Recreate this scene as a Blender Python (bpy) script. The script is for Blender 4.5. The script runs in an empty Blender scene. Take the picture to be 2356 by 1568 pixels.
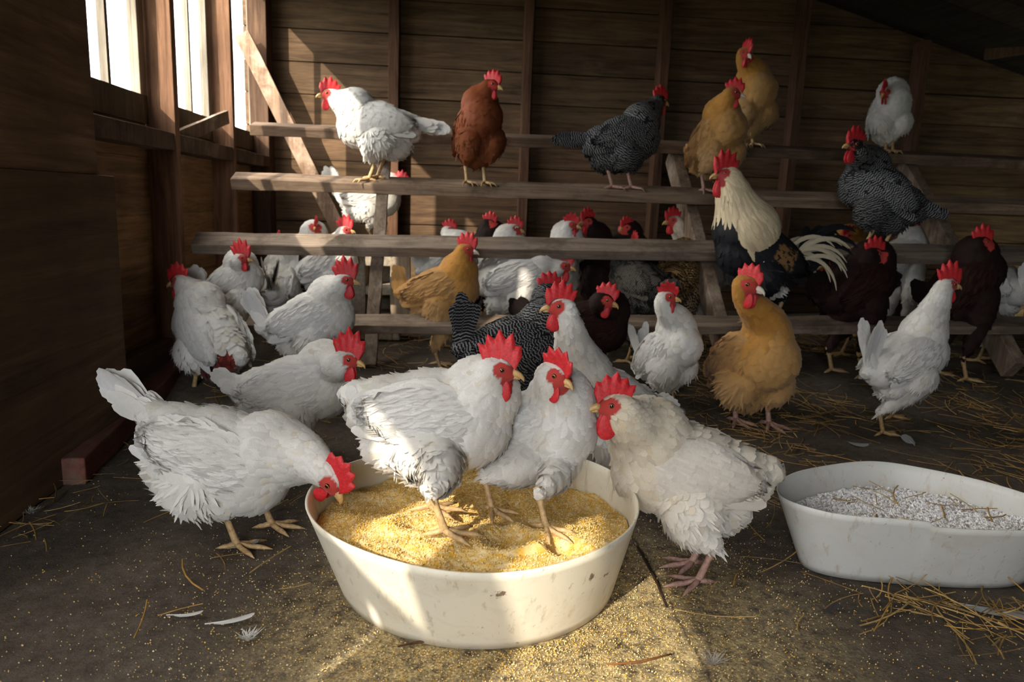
import bpy, bmesh, math, random
import numpy as np
from mathutils import Vector, Matrix
from mathutils.bvhtree import BVHTree
from mathutils import noise as mnoise

random.seed(7); RNG = np.random.default_rng(11)
SC = bpy.context.scene
COL = SC.collection
R = math.radians

# ------------------------------------------------------------------ camera
F_PX, YAW, PITCH, ROLL, EYE = 1700.0, 0.096, 0.187, 0.0351, 0.60
cy_, sy_, cp_, sp_, cr_, sr_ = math.cos(YAW), math.sin(YAW), math.cos(PITCH), math.sin(PITCH), math.cos(ROLL), math.sin(ROLL)
FW = np.array([sy_*cp_, cy_*cp_, -sp_]); _rt = np.array([cy_, -sy_, 0.0]); _up = np.cross(_rt, FW)
RT = cr_*_rt + sr_*_up; UP = -sr_*_rt + cr_*_up
CAM = np.array([0, 0, EYE])
cam_data = bpy.data.cameras.new('camera'); cam = bpy.data.objects.new('camera', cam_data); COL.objects.link(cam)
M = Matrix(((RT[0], UP[0], -FW[0], 0), (RT[1], UP[1], -FW[1], 0), (RT[2], UP[2], -FW[2], EYE), (0, 0, 0, 1)))
cam.matrix_world = M
cam_data.sensor_width = 36; cam_data.lens = F_PX/2356*36; cam_data.clip_start = 0.05
cam_data.dof.use_dof = True; cam_data.dof.focus_distance = 1.25; cam_data.dof.aperture_fstop = 7.0
SC.camera = cam
def ray(u, v): return FW + RT*(u-1178)/F_PX - UP*(v-784)/F_PX
def G(u, v, z=0.0): r = ray(u, v); return CAM + r*(z-EYE)/r[2]          # photo pixel -> point on height z
def D(u, v, Y): r = ray(u, v); return CAM + r*Y/r[1]                    # photo pixel -> point on depth Y

# ------------------------------------------------------------------ light
SUN_AZ, SUN_EL = 55.5, 29.0
SUNDIR = np.array([math.cos(R(SUN_AZ))*math.cos(R(SUN_EL)), math.sin(R(SUN_AZ))*math.cos(R(SUN_EL)), -math.sin(R(SUN_EL))])
sd = bpy.data.lights.new('sun', 'SUN'); sd.energy = 8.5; sd.angle = R(0.6); sd.color = (1.0, 0.93, 0.82)
sun = bpy.data.objects.new('sun', sd); COL.objects.link(sun)
sun.rotation_euler = Vector(SUNDIR).to_track_quat('-Z', 'Y').to_euler()
sun.location = (-3, -3, 3)
world = bpy.data.worlds.new('world'); SC.world = world; world.use_nodes = True
wnt = world.node_tree; bg = wnt.nodes['Background']; bg.inputs[1].default_value = 14.5
wtc = wnt.nodes.new('ShaderNodeTexCoord'); wsp = wnt.nodes.new('ShaderNodeSeparateXYZ'); wrp = wnt.nodes.new('ShaderNodeValToRGB')
wnt.links.new(wtc.outputs['Generated'], wsp.inputs[0]); wmr = wnt.nodes.new('ShaderNodeMapRange')
wmr.inputs[1].default_value = -1; wmr.inputs[2].default_value = 1; wnt.links.new(wsp.outputs[2], wmr.inputs[0]); wnt.links.new(wmr.outputs[0], wrp.inputs[0])
els = wrp.color_ramp.elements; els[0].position = .0; els[0].color = (.10, .11, .08, 1); els[1].position = 1.0; els[1].color = (1.0, 1.0, 1.0, 1)
for _p, _c in ((.485, (.12, .13, .10, 1)), (.52, (.52, .58, .66, 1)), (.68, (1.0, 1.0, 1.0, 1))):
    e_ = els.new(_p); e_.color = _c
wnt.links.new(wrp.outputs[0], bg.inputs[0])      # dull ground below the horizon, bright hazy sky above
def portal(name, loc, rot, sx, sy):
    l = bpy.data.lights.new(name, 'AREA'); l.shape = 'RECTANGLE'; l.size = sx; l.size_y = sy
    l.cycles.is_portal = True
    o = bpy.data.objects.new(name, l); COL.objects.link(o); o.location = loc; o.rotation_euler = rot
SC.view_settings.view_transform = 'Standard'; SC.view_settings.look = 'None'
SC.view_settings.exposure = 0.3; SC.view_settings.gamma = 1.0
try: SC.view_settings.use_curve_mapping = False
except Exception: pass
SC.cycles.max_bounces = 6; SC.cycles.diffuse_bounces = 4; SC.cycles.glossy_bounces = 2; SC.cycles.transparent_max_bounces = 6
SC.cycles.sample_clamp_indirect = 6.0; SC.cycles.caustics_reflective = False; SC.cycles.caustics_refractive = False

# ------------------------------------------------------------------ helpers
def tag(o, label=None, cat=None, group=None, kind=None):
    if label: o['label'] = label
    if cat: o['category'] = cat
    if group: o['group'] = group
    if kind: o['kind'] = kind
    return o
def empty(name, loc):
    o = bpy.data.objects.new(name, None); COL.objects.link(o); o.location = tuple(loc); o.empty_display_size = 0.05
    return o
def link(name, me, mat, parent=None, smooth=True):
    if mat is not None:
        for m in (mat if isinstance(mat, (list, tuple)) else [mat]): me.materials.append(m)
    if smooth: me.polygons.foreach_set('use_smooth', [True]*len(me.polygons))
    me.update()
    o = bpy.data.objects.new(name, me); COL.objects.link(o)
    if parent is not None: o.parent = parent
    return o
def mk(name, V, Q, mat, parent=None, col=None, uv=None, smooth=True):
    me = bpy.data.meshes.new(name)
    me.from_pydata(np.asarray(V, float).tolist(), [], [list(map(int, q)) for q in Q])
    if col is not None:
        a = me.color_attributes.new('Col', 'FLOAT_COLOR', 'POINT')
        c = np.ones((len(V), 4)); c[:, :3] = col; a.data.foreach_set('color', c.ravel())
    if uv is not None:
        l = me.uv_layers.new(name='UVMap'); li = np.zeros(len(me.loops), int); me.loops.foreach_get('vertex_index', li)
        l.data.foreach_set('uv', np.asarray(uv, float)[li].ravel())
    return link(name, me, mat, parent, smooth)
class MB:
    """collects solids into one mesh"""
    def __init__(s): s.v = []; s.f = []; s.c = []
    def add(s, V, Fs, c=(1, 1, 1)):
        n = len(s.v); s.v += [tuple(map(float, p)) for p in V]; s.f += [[i+n for i in f] for f in Fs]; s.c += [c]*len(V)
    def box(s, lo, hi, c=(1, 1, 1), rot=None, piv=None):
        x0, y0, z0 = lo; x1, y1, z1 = hi
        V = [(x0,y0,z0),(x1,y0,z0),(x1,y1,z0),(x0,y1,z0),(x0,y0,z1),(x1,y0,z1),(x1,y1,z1),(x0,y1,z1)]
        s.add(V, [(0,3,2,1),(4,5,6,7),(0,1,5,4),(1,2,6,5),(2,3,7,6),(3,0,4,7)], c)
    def beam(s, A, B, side, w, t, c=(1, 1, 1), seg=1):
        """bar from A to B; 'side' is the direction of width w, thickness t perpendicular"""
        A = np.array(A, float); B = np.array(B, float); d = (B-A)/np.linalg.norm(B-A)
        side = np.array(side, float); side -= d*(side@d); side /= np.linalg.norm(side); n = np.cross(d, side)
        V = []
        for k in range(seg+1):
            P = A+(B-A)*k/seg
            jit = (RNG.random((4, 3))-.5)*0.0035 if 0 < k < seg else np.zeros((4, 3))
            for i, (a, b) in enumerate(((-1,-1),(1,-1),(1,1),(-1,1))): V.append(P+side*a*w/2+n*b*t/2+jit[i])
        Fs = [(3,2,1,0), tuple(seg*4+i for i in range(4))]
        for k in range(seg):
            for i in range(4): Fs.append((k*4+i, k*4+(i+1) % 4, k*4+4+(i+1) % 4, k*4+4+i))
        s.add(V, Fs, c)
    def tube(s, pts, rad, n=8, c=(1, 1, 1), flat=1.0):
        pts = [np.array(p, float) for p in pts]; V = []; prev = None
        for k, p in enumerate(pts):
            d = pts[min(k+1, len(pts)-1)]-pts[max(k-1, 0)]; d /= (np.linalg.norm(d)+1e-9)
            ref = np.array([0, 0, 1.0]) if abs(d[2]) < .9 else np.array([1.0, 0, 0])
            if prev is not None: ref = prev
            a = np.cross(d, ref); a /= (np.linalg.norm(a)+1e-9); b = np.cross(a, d); prev = b
            for i in range(n):
                t = 2*math.pi*i/n; V.append(p+a*math.cos(t)*rad[k]+b*math.sin(t)*rad[k]*flat)
        Fs = [tuple(range(n-1, -1, -1)), tuple((len(pts)-1)*n+i for i in range(n))]
        for k in range(len(pts)-1):
            for i in range(n): Fs.append((k*n+i, k*n+(i+1) % n, (k+1)*n+(i+1) % n, (k+1)*n+i))
        s.add(V, Fs, c)
    def ellipsoid(s, cen, ax, rad, nu=14, nv=9, c=(1, 1, 1), warp=None):
        V = []; Fs = []
        for j in range(nv+1):
            ph = math.pi*j/nv
            for i in range(nu):
                th = 2*math.pi*i/nu
                q = [math.cos(ph), math.sin(ph)*math.cos(th), math.sin(ph)*math.sin(th)]
                if warp: q = warp(q)
                V.append(np.array(cen)+sum(np.array(ax[k])*rad[k]*q[k] for k in range(3)))
        for j in range(nv):
            for i in range(nu): Fs.append((j*nu+i, j*nu+(i+1) % nu, (j+1)*nu+(i+1) % nu, (j+1)*nu+i))
        s.add(V, Fs, c)
    def build(s, name, mat, parent=None, smooth=False, bevel=0, vcol=True, loc=None):
        V = np.array(s.v)
        if loc is not None: V = V-np.array(loc)
        me = bpy.data.meshes.new(name); me.from_pydata(V.tolist(), [], s.f)
        if vcol:
            a = me.color_attributes.new('Col', 'FLOAT_COLOR', 'POINT')
            c = np.ones((len(V), 4)); c[:, :3] = np.array(s.c); a.data.foreach_set('color', c.ravel())
        o = link(name, me, mat, parent, smooth)
        if bevel:
            b = o.modifiers.new('bevel', 'BEVEL'); b.width = bevel; b.segments = 2; b.limit_method = 'ANGLE'
        return o

# ------------------------------------------------------------------ materials
def newmat(name):
    m = bpy.data.materials.new(name); m.use_nodes = True; nt = m.node_tree; nt.nodes.clear()
    out = nt.nodes.new('ShaderNodeOutputMaterial'); b = nt.nodes.new('ShaderNodeBsdfPrincipled')
    nt.links.new(b.outputs[0], out.inputs[0]); return m, nt, b, out
def N(nt, t, **kw):
    n = nt.nodes.new(t)
    for k, v in kw.items():
        if k.startswith('i_'): n.inputs[int(k[2:]) if k[2:].isdigit() else k[2:].replace('_', ' ')].default_value = v
        else: setattr(n, k, v)
    return n
def ramp(nt, src, stops, interp='LINEAR'):
    r = nt.nodes.new('ShaderNodeValToRGB'); r.color_ramp.interpolation = interp
    while len(r.color_ramp.elements) < len(stops): r.color_ramp.elements.new(0.5)
    for e, (p, c) in zip(r.color_ramp.elements, stops):
        e.position = p; e.color = (*c, 1) if len(c) == 3 else c
    nt.links.new(src, r.inputs[0]); return r
def mixc(nt, a, b, fac, mode='MIX'):
    m = nt.nodes.new('ShaderNodeMix'); m.data_type = 'RGBA'; m.blend_type = mode
    for s, i in ((a, 6), (b, 7)):
        if hasattr(s, 'links'): nt.links.new(s, m.inputs[i])
        else: m.inputs[i].default_value = (*s, 1)
    if hasattr(fac, 'links'): nt.links.new(fac, m.inputs[0])
    else: m.inputs[0].default_value = fac
    return m.outputs[2]
def coords(nt, scale=(1, 1, 1), kind='Object'):
    tc = nt.nodes.new('ShaderNodeTexCoord'); mp = nt.nodes.new('ShaderNodeMapping'); mp.inputs[3].default_value = scale
    nt.links.new(tc.outputs[kind], mp.inputs[0]); return mp.outputs[0]
def noise_tex(nt, vec, scale, detail=6, rough=.6, dist=0):
    n = nt.nodes.new('ShaderNodeTexNoise'); n.inputs['Scale'].default_value = scale; n.inputs['Detail'].default_value = detail
    n.inputs['Roughness'].default_value = rough; n.inputs['Distortion'].default_value = dist
    nt.links.new(vec, n.inputs['Vector']); return n.outputs[0]
def bump(nt, b, h, strength, dist=0.002):
    n = nt.nodes.new('ShaderNodeBump'); n.inputs['Strength'].default_value = strength; n.inputs['Distance'].default_value = dist
    nt.links.new(h, n.inputs['Height']); nt.links.new(n.outputs[0], b.inputs['Normal'])
def vcol(nt):
    a = nt.nodes.new('ShaderNodeVertexColor'); a.layer_name = 'Col'; return a.outputs[0]

def wood(name, dark, light, axis='X', rough=.85, stain=None, grain=1.0):
    m, nt, b, _ = newmat(name)
    sc = {'X': (2.2, 34, 34), 'Y': (34, 2.2, 34), 'Z': (34, 34, 2.2)}[axis]
    sc = tuple(s*grain for s in sc)
    v = coords(nt, sc)
    n1 = noise_tex(nt, v, 1.0, 8, .65, 1.2)
    n2 = noise_tex(nt, coords(nt, tuple(s*4 for s in sc)), 1.0, 5, .7, .3)
    n3 = noise_tex(nt, coords(nt, (3, 3, 3)), 1.0, 4, .6)
    c = ramp(nt, n1, [(.3, dark), (.68, light)]).outputs[0]
    c = mixc(nt, c, (.35, .33, .3), ramp(nt, n2, [(.35, (.0,)*3), (.75, (.45,)*3)]).outputs[0], 'MULTIPLY')
    c = mixc(nt, c, ramp(nt, n3, [(.3, (.55,)*3), (.7, (1.15,)*3)]).outputs[0], .8, 'MULTIPLY')
    if stain:
        n4 = noise_tex(nt, coords(nt, (7, 7, 7)), 1.0, 6, .7)
        c = mixc(nt, c, stain, ramp(nt, n4, [(.5, (0,)*3), (.66, (.75,)*3)]).outputs[0])
    c = mixc(nt, c, vcol(nt), 1.0, 'MULTIPLY')
    nt.links.new(c, b.inputs['Base Color']); b.inputs['Roughness'].default_value = rough
    b.inputs['Specular IOR Level'].default_value = .25
    bump(nt, b, n1, .5, .004)
    return m
def plain(name, color, rough=.6, spec=.4, nscale=60, namt=.25, bstr=.2, bdist=.001, usecol=False, sss=0):
    m, nt, b, _ = newmat(name)
    n = noise_tex(nt, coords(nt), nscale, 5, .6)
    c = mixc(nt, color, ramp(nt, n, [(.3, (1-namt,)*3), (.7, (1+namt*.4,)*3)]).outputs[0], 1.0, 'MULTIPLY')
    if usecol: c = mixc(nt, c, vcol(nt), 1.0, 'MULTIPLY')
    nt.links.new(c, b.inputs['Base Color']); b.inputs['Roughness'].default_value = rough
    b.inputs['Specular IOR Level'].default_value = spec
    if sss: b.inputs['Subsurface Weight'].default_value = sss; b.inputs['Subsurface Radius'].default_value = (.006, .002, .001); b.inputs['Subsurface Scale'].default_value = 1
    bump(nt, b, n, bstr, bdist); return m
def plumage(name, kind='plain'):
    m, nt, b, out = newmat(name)
    c = vcol(nt)
    uvn = nt.nodes.new('ShaderNodeUVMap'); uvn.uv_map = 'UVMap'
    sep = nt.nodes.new('ShaderNodeSeparateXYZ'); nt.links.new(uvn.outputs[0], sep.inputs[0])
    U, Vv = sep.outputs[0], sep.outputs[1]          # u across the vane, v = metres along the feather
    # barbs: fine slanted streaks across the vane
    mp = nt.nodes.new('ShaderNodeMapping'); mp.inputs[3].default_value = (3, 900, 1); mp.inputs[2].default_value = (0, 0, .5)
    nt.links.new(uvn.outputs[0], mp.inputs[0])
    barb = noise_tex(nt, mp.outputs[0], 1.0, 3, .6)
    c = mixc(nt, c, ramp(nt, barb, [(.3, (.86,)*3), (.7, (1.03,)*3)]).outputs[0], .7, 'MULTIPLY')
    if kind in ('barred', 'laced', 'speckled'):
        period = {'barred': .0085, 'laced': .012, 'speckled': .006}[kind]
        wob = N(nt, 'ShaderNodeMath', operation='MULTIPLY', i_1=.004); nt.links.new(noise_tex(nt, coords(nt), 60, 3), wob.inputs[0])
        ab = N(nt, 'ShaderNodeMath', operation='SUBTRACT', i_1=.5); nt.links.new(U, ab.inputs[0])
        ab2 = N(nt, 'ShaderNodeMath', operation='ABSOLUTE'); nt.links.new(ab.outputs[0], ab2.inputs[0])
        ab3 = N(nt, 'ShaderNodeMath', operation='MULTIPLY', i_1=.006); nt.links.new(ab2.outputs[0], ab3.inputs[0])
        s1 = N(nt, 'ShaderNodeMath', operation='ADD'); nt.links.new(Vv, s1.inputs[0]); nt.links.new(wob.outputs[0], s1.inputs[1])
        s2 = N(nt, 'ShaderNodeMath', operation='ADD'); nt.links.new(s1.outputs[0], s2.inputs[0]); nt.links.new(ab3.outputs[0], s2.inputs[1])
        s3 = N(nt, 'ShaderNodeMath', operation='MULTIPLY', i_1=2*math.pi/period); nt.links.new(s2.outputs[0], s3.inputs[0])
        s4 = N(nt, 'ShaderNodeMath', operation='SINE'); nt.links.new(s3.outputs[0], s4.inputs[0])
        dk = {'barred': (.008, .008, .010), 'laced': (.01, .007, .005), 'speckled': (.015, .014, .013)}[kind]
        hi = .22 if kind == 'barred' else (-.2 if kind == 'laced' else .3)
        f = ramp(nt, s4.outputs[0], [(0, (0,)*3), (1, (1,)*3)])
        mr = N(nt, 'ShaderNodeMapRange', interpolation_type='SMOOTHSTEP'); mr.inputs[1].default_value = hi; mr.inputs[2].default_value = hi+.5
        nt.links.new(s4.outputs[0], mr.inputs[0]); nt.nodes.remove(f)
        c = mixc(nt, dk, c, mr.outputs[0])
    n = noise_tex(nt, coords(nt), 14, 4, .6)
    c = mixc(nt, c, ramp(nt, n, [(.3, (.86, .84, .8)), (.65, (1.02,)*3)]).outputs[0], .8, 'MULTIPLY')
    nt.links.new(c, b.inputs['Base Color'])
    b.inputs['Roughness'].default_value = .75 if kind != 'rooster' else .55
    b.inputs['Specular IOR Level'].default_value = .2
    b.inputs['Sheen Weight'].default_value = .15 if kind == 'plain' else .0
    bump(nt, b, barb, .35, .0006)
    if kind == 'plain':
        tr = nt.nodes.new('ShaderNodeBsdfTranslucent'); nt.links.new(c, tr.inputs[0])
        ms = nt.nodes.new('ShaderNodeMixShader'); ms.inputs[0].default_value = .18
        nt.links.new(b.outputs[0], ms.inputs[1]); nt.links.new(tr.outputs[0], ms.inputs[2]); nt.links.new(ms.outputs[0], out.inputs[0])
    return m

MAT = {}
MAT['siding'] = wood('weathered siding', (.072, .043, .024), (.25, .155, .086), 'X', stain=None)
MAT['leftwall'] = wood('left wall boards', (.16, .09, .045), (.45, .28, .14), 'Y')
MAT['stud'] = wood('stud wood', (.065, .036, .022), (.20, .12, .078), 'Z')
MAT['rail'] = wood('roost wood', (.15, .11, .08), (.42, .33, .26), 'X', stain=(.09, .065, .045))
MAT['support'] = wood('support wood', (.12, .09, .07), (.34, .27, .21), 'Z', stain=(.42, .38, .33))
MAT['panel'] = wood('partition wood', (.15, .088, .048), (.36, .225, .125), 'Y', grain=.6)
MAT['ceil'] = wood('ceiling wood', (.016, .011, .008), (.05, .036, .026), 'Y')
MAT['frame'] = wood('sash wood', (.2, .17, .13), (.42, .37, .3), 'Z')
MAT['red'] = wood('old red paint', (.09, .03, .02), (.2, .07, .05), 'Y', stain=(.12, .09, .07))
MAT['concrete'] = plain('cinder concrete', (.42, .36, .28), .95, .1, 70, .35, .6, .004)
MAT['comb'] = plain('comb skin', (.62, .028, .035), .5, .4, 260, .35, .5, .0012, sss=.12)
MAT['face'] = plain('red face skin', (.6, .06, .055), .6, .3, 300, .3, .4, .001)
MAT['beak'] = plain('beak horn', (.62, .4, .16), .4, .5, 90, .25, .1)
MAT['pbeak'] = plain('pale beak horn', (.7, .6, .5), .4, .5, 90, .2, .1)
MAT['shank'] = plain('yellow leg scales', (.52, .34, .16), .55, .4, 160, .45, .6, .001)
MAT['pinkshank'] = plain('pink leg scales', (.42, .25, .2), .55, .4, 160, .45, .6, .001)
MAT['iris'] = plain('amber iris', (.55, .18, .03), .12, .8, 40, .2, 0)
MAT['pupil'] = plain('black pupil', (.005, .004, .004), .06, .9, 40, .1, 0)
MAT['lobe'] = plain('white earlobe', (.72, .66, .62), .6, .3, 160, .2, .3)
MAT['straw'] = plain("straw", (.44, .28, .09), .6, .3, 60, .5, .2, usecol=True)
MAT['down'] = plumage('loose feather')
MAT['white'] = plumage('white plumage')
MAT['buff'] = plumage('buff plumage')
MAT['brown'] = plumage('dark plumage', 'dark')
MAT['barred'] = plumage('barred plumage', 'barred')
MAT['laced'] = plumage('laced plumage', 'laced')
MAT['speckled'] = plumage('speckled plumage', 'speckled')
MAT['cock'] = plumage('rooster plumage', 'rooster')

# ------------------------------------------------------------------ birds
def unit(a): a = np.asarray(a, float); return a/(np.linalg.norm(a, axis=-1, keepdims=True)+1e-12)
def hdir(az, pitch=0.0): return np.array([math.cos(R(az))*math.cos(R(pitch)), math.sin(R(az))*math.cos(R(pitch)), math.sin(R(pitch))])
_ico = None
def ico():
    global _ico
    if _ico is None:
        bm = bmesh.new(); bmesh.ops.create_icosphere(bm, subdivisions=3, radius=1)
        _ico = (np.array([v.co[:] for v in bm.verts]), [[v.index for v in f.verts] for f in bm.faces]); bm.free()
    return _ico
def blob_mesh(balls, voxel, smooth=10):
    """one continuous skin over overlapping ellipsoids: (centre, axes 3x3 rows, radii)"""
    V0, F0 = ico(); V = []; Fc = []; n = 0
    for c, A, r in balls:
        V.append(np.asarray(c)+(V0*np.asarray(r))@np.asarray(A)); Fc += [[i+n for i in f] for f in F0]; n += len(V0)
    me = bpy.data.meshes.new('tmp'); me.from_pydata(np.vstack(V).tolist(), [], Fc)
    ob = bpy.data.objects.new('tmp', me); COL.objects.link(ob)
    m = ob.modifiers.new('r', 'REMESH'); m.mode = 'VOXEL'; m.voxel_size = voxel
    s = ob.modifiers.new('s', 'SMOOTH'); s.iterations = smooth; s.factor = .5
    dg = bpy.context.evaluated_depsgraph_get(); dg.update()
    e = ob.evaluated_get(dg).to_mesh()
    nv = len(e.vertices); v = np.zeros(nv*3); e.vertices.foreach_get('co', v)
    q = [list(p.vertices) for p in e.polygons]
    ob.evaluated_get(dg).to_mesh_clear(); bpy.data.objects.remove(ob); bpy.data.meshes.remove(me)
    return v.reshape(-1, 3), q
def sample_surface(V, Q, n):
    Q = np.array([q if len(q) == 4 else [q[0], q[1], q[2], q[2]] for q in Q])
    a, b, c, d = (V[Q[:, i]] for i in range(4))
    area = np.linalg.norm(np.cross(c-a, d-b), axis=1); p = area/area.sum()
    k = RNG.choice(len(Q), n, p=p); s, t = RNG.random((2, n, 1))
    return (a[k]*(1-s)+b[k]*s)*(1-t)+(d[k]*(1-s)+c[k]*s)*t
PROF = {'round': [.30, .78, 1.0, .97, .62, .12], 'narrow': [.5, .9, 1.0, .8, .5, .08], 'long': [.35, .8, .95, 1.0, .9, .35], 'fluff': [.4, .9, 1.0, .7, .35, .04]}
TT = np.array([0, .22, .5, .75, .92, 1.0])
def feathers(P, Nn, Dr, L, W, lift, bvh=None, prof='round', camber=.25, curl=0.0, keep=None):
    """lay n feathers from roots P along Dr, hugging the skin; returns verts, quads, uv"""
    n = len(P); K = len(TT); w = np.array(PROF[prof])
    C = np.zeros((n, K, 3)); NN = np.zeros((n, K, 3))
    L = np.broadcast_to(L, (n,)).astype(float); W = np.broadcast_to(W, (n,)).astype(float); lift = np.broadcast_to(lift, (n,)).astype(float)
    for i in range(n):
        p = Vector(P[i]); nr = Vector(Nn[i]); d = Vector(Dr[i]); prev = 0.0
        for k in range(K):
            st = (TT[k]-prev)*L[i]; prev = TT[k]
            d = (d-nr*d.dot(nr)); d.normalize()
            q = p+d*st
            if bvh is not None:
                co, no, _, dist = bvh.find_nearest(q)
                if co is not None and dist < L[i]*.45: q = co; nr = no
            p = q; C[i, k] = p; NN[i, k] = nr
    T = np.gradient(C, axis=1); T = unit(T); S = unit(np.cross(T, NN))
    h = lift[:, None]*(TT**1.5)[None, :]
    C = C+NN*(h[..., None]+.0008)
    ww = (W[:, None]*w[None, :]/2)[..., None]
    left = C-S*ww-NN*ww*camber; right = C+S*ww-NN*ww*camber
    if curl: 
        tip = (TT**2)[None, :, None]*curl*L[:, None, None]
        for arr in (C, left, right): arr += NN*tip
    V = np.stack([left, C, right], axis=2).reshape(-1, 3)
    base = (np.arange(n)*K*3)[:, None]
    q = []
    for k in range(K-1):
        for j in range(2): q.append([k*3+j, k*3+j+1, k*3+3+j+1, k*3+3+j])
    Q = (base[:, :, None]+np.array(q)[None]).reshape(-1, 4)
    u = np.tile(np.array([0, .5, 1.0]), (n, K, 1)); vv = (L[:, None, None]*TT[None, :, None]+RNG.random((n, 1, 1))*.01)*np.ones((1, 1, 3))
    return V, Q, np.stack([u, vv], -1).reshape(-1, 2)
def percol(base, n, var=.08, K=18):
    c = np.broadcast_to(np.asarray(base, float), (n, 3))*(1+(RNG.random((n, 1))-.5)*2*var)
    return np.repeat(np.clip(c, 0, 1), K, axis=0)

PAL = {  # back, neck, breast, fluff, wing, tail
    'white': ('white', dict(back=(.80,.78,.74), neck=(.82,.80,.76), breast=(.80,.78,.74), fluff=(.80,.77,.72), wing=(.80,.78,.75), tail=(.80,.79,.77))),
    'cream': ('white', dict(back=(.74,.68,.58), neck=(.78,.70,.56), breast=(.76,.69,.58), fluff=(.76,.72,.66), wing=(.74,.69,.62), tail=(.74,.7,.64))),
    'buff': ('buff', dict(back=(.54,.29,.09), neck=(.55,.26,.05), breast=(.58,.33,.12), fluff=(.56,.35,.16), wing=(.54,.30,.11), tail=(.52,.30,.11))),
    'rust': ('brown', dict(back=(.20,.05,.015), neck=(.19,.045,.012), breast=(.17,.045,.015), fluff=(.2,.06,.02), wing=(.21,.055,.017), tail=(.05,.02,.01))),
    'dark': ('brown', dict(back=(.022,.008,.006), neck=(.018,.008,.006), breast=(.023,.009,.007), fluff=(.025,.011,.009), wing=(.028,.010,.007), tail=(.014,.008,.007))),
    'barred': ('barred', dict(back=(.27,.27,.28), neck=(.26,.26,.26), breast=(.26,.26,.26), fluff=(.16,.16,.16), wing=(.3,.3,.31), tail=(.2,.2,.21))),
    'laced': ('laced', dict(back=(.32,.19,.07), neck=(.34,.2,.07), breast=(.42,.27,.1), fluff=(.28,.2,.12), wing=(.36,.22,.08), tail=(.1,.06,.03))),
    'speckled': ('speckled', dict(back=(.17,.15,.13), neck=(.15,.13,.11), breast=(.2,.17,.13), fluff=(.14,.13,.12), wing=(.18,.16,.13), tail=(.1,.09,.08))),
    'cock': ('cock', dict(back=(.012,.012,.014), neck=(.72,.6,.4), breast=(.011,.012,.016), fluff=(.012,.012,.014), wing=(.012,.012,.016), tail=(.01,.011,.013))),
}
ALLB = []
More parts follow.
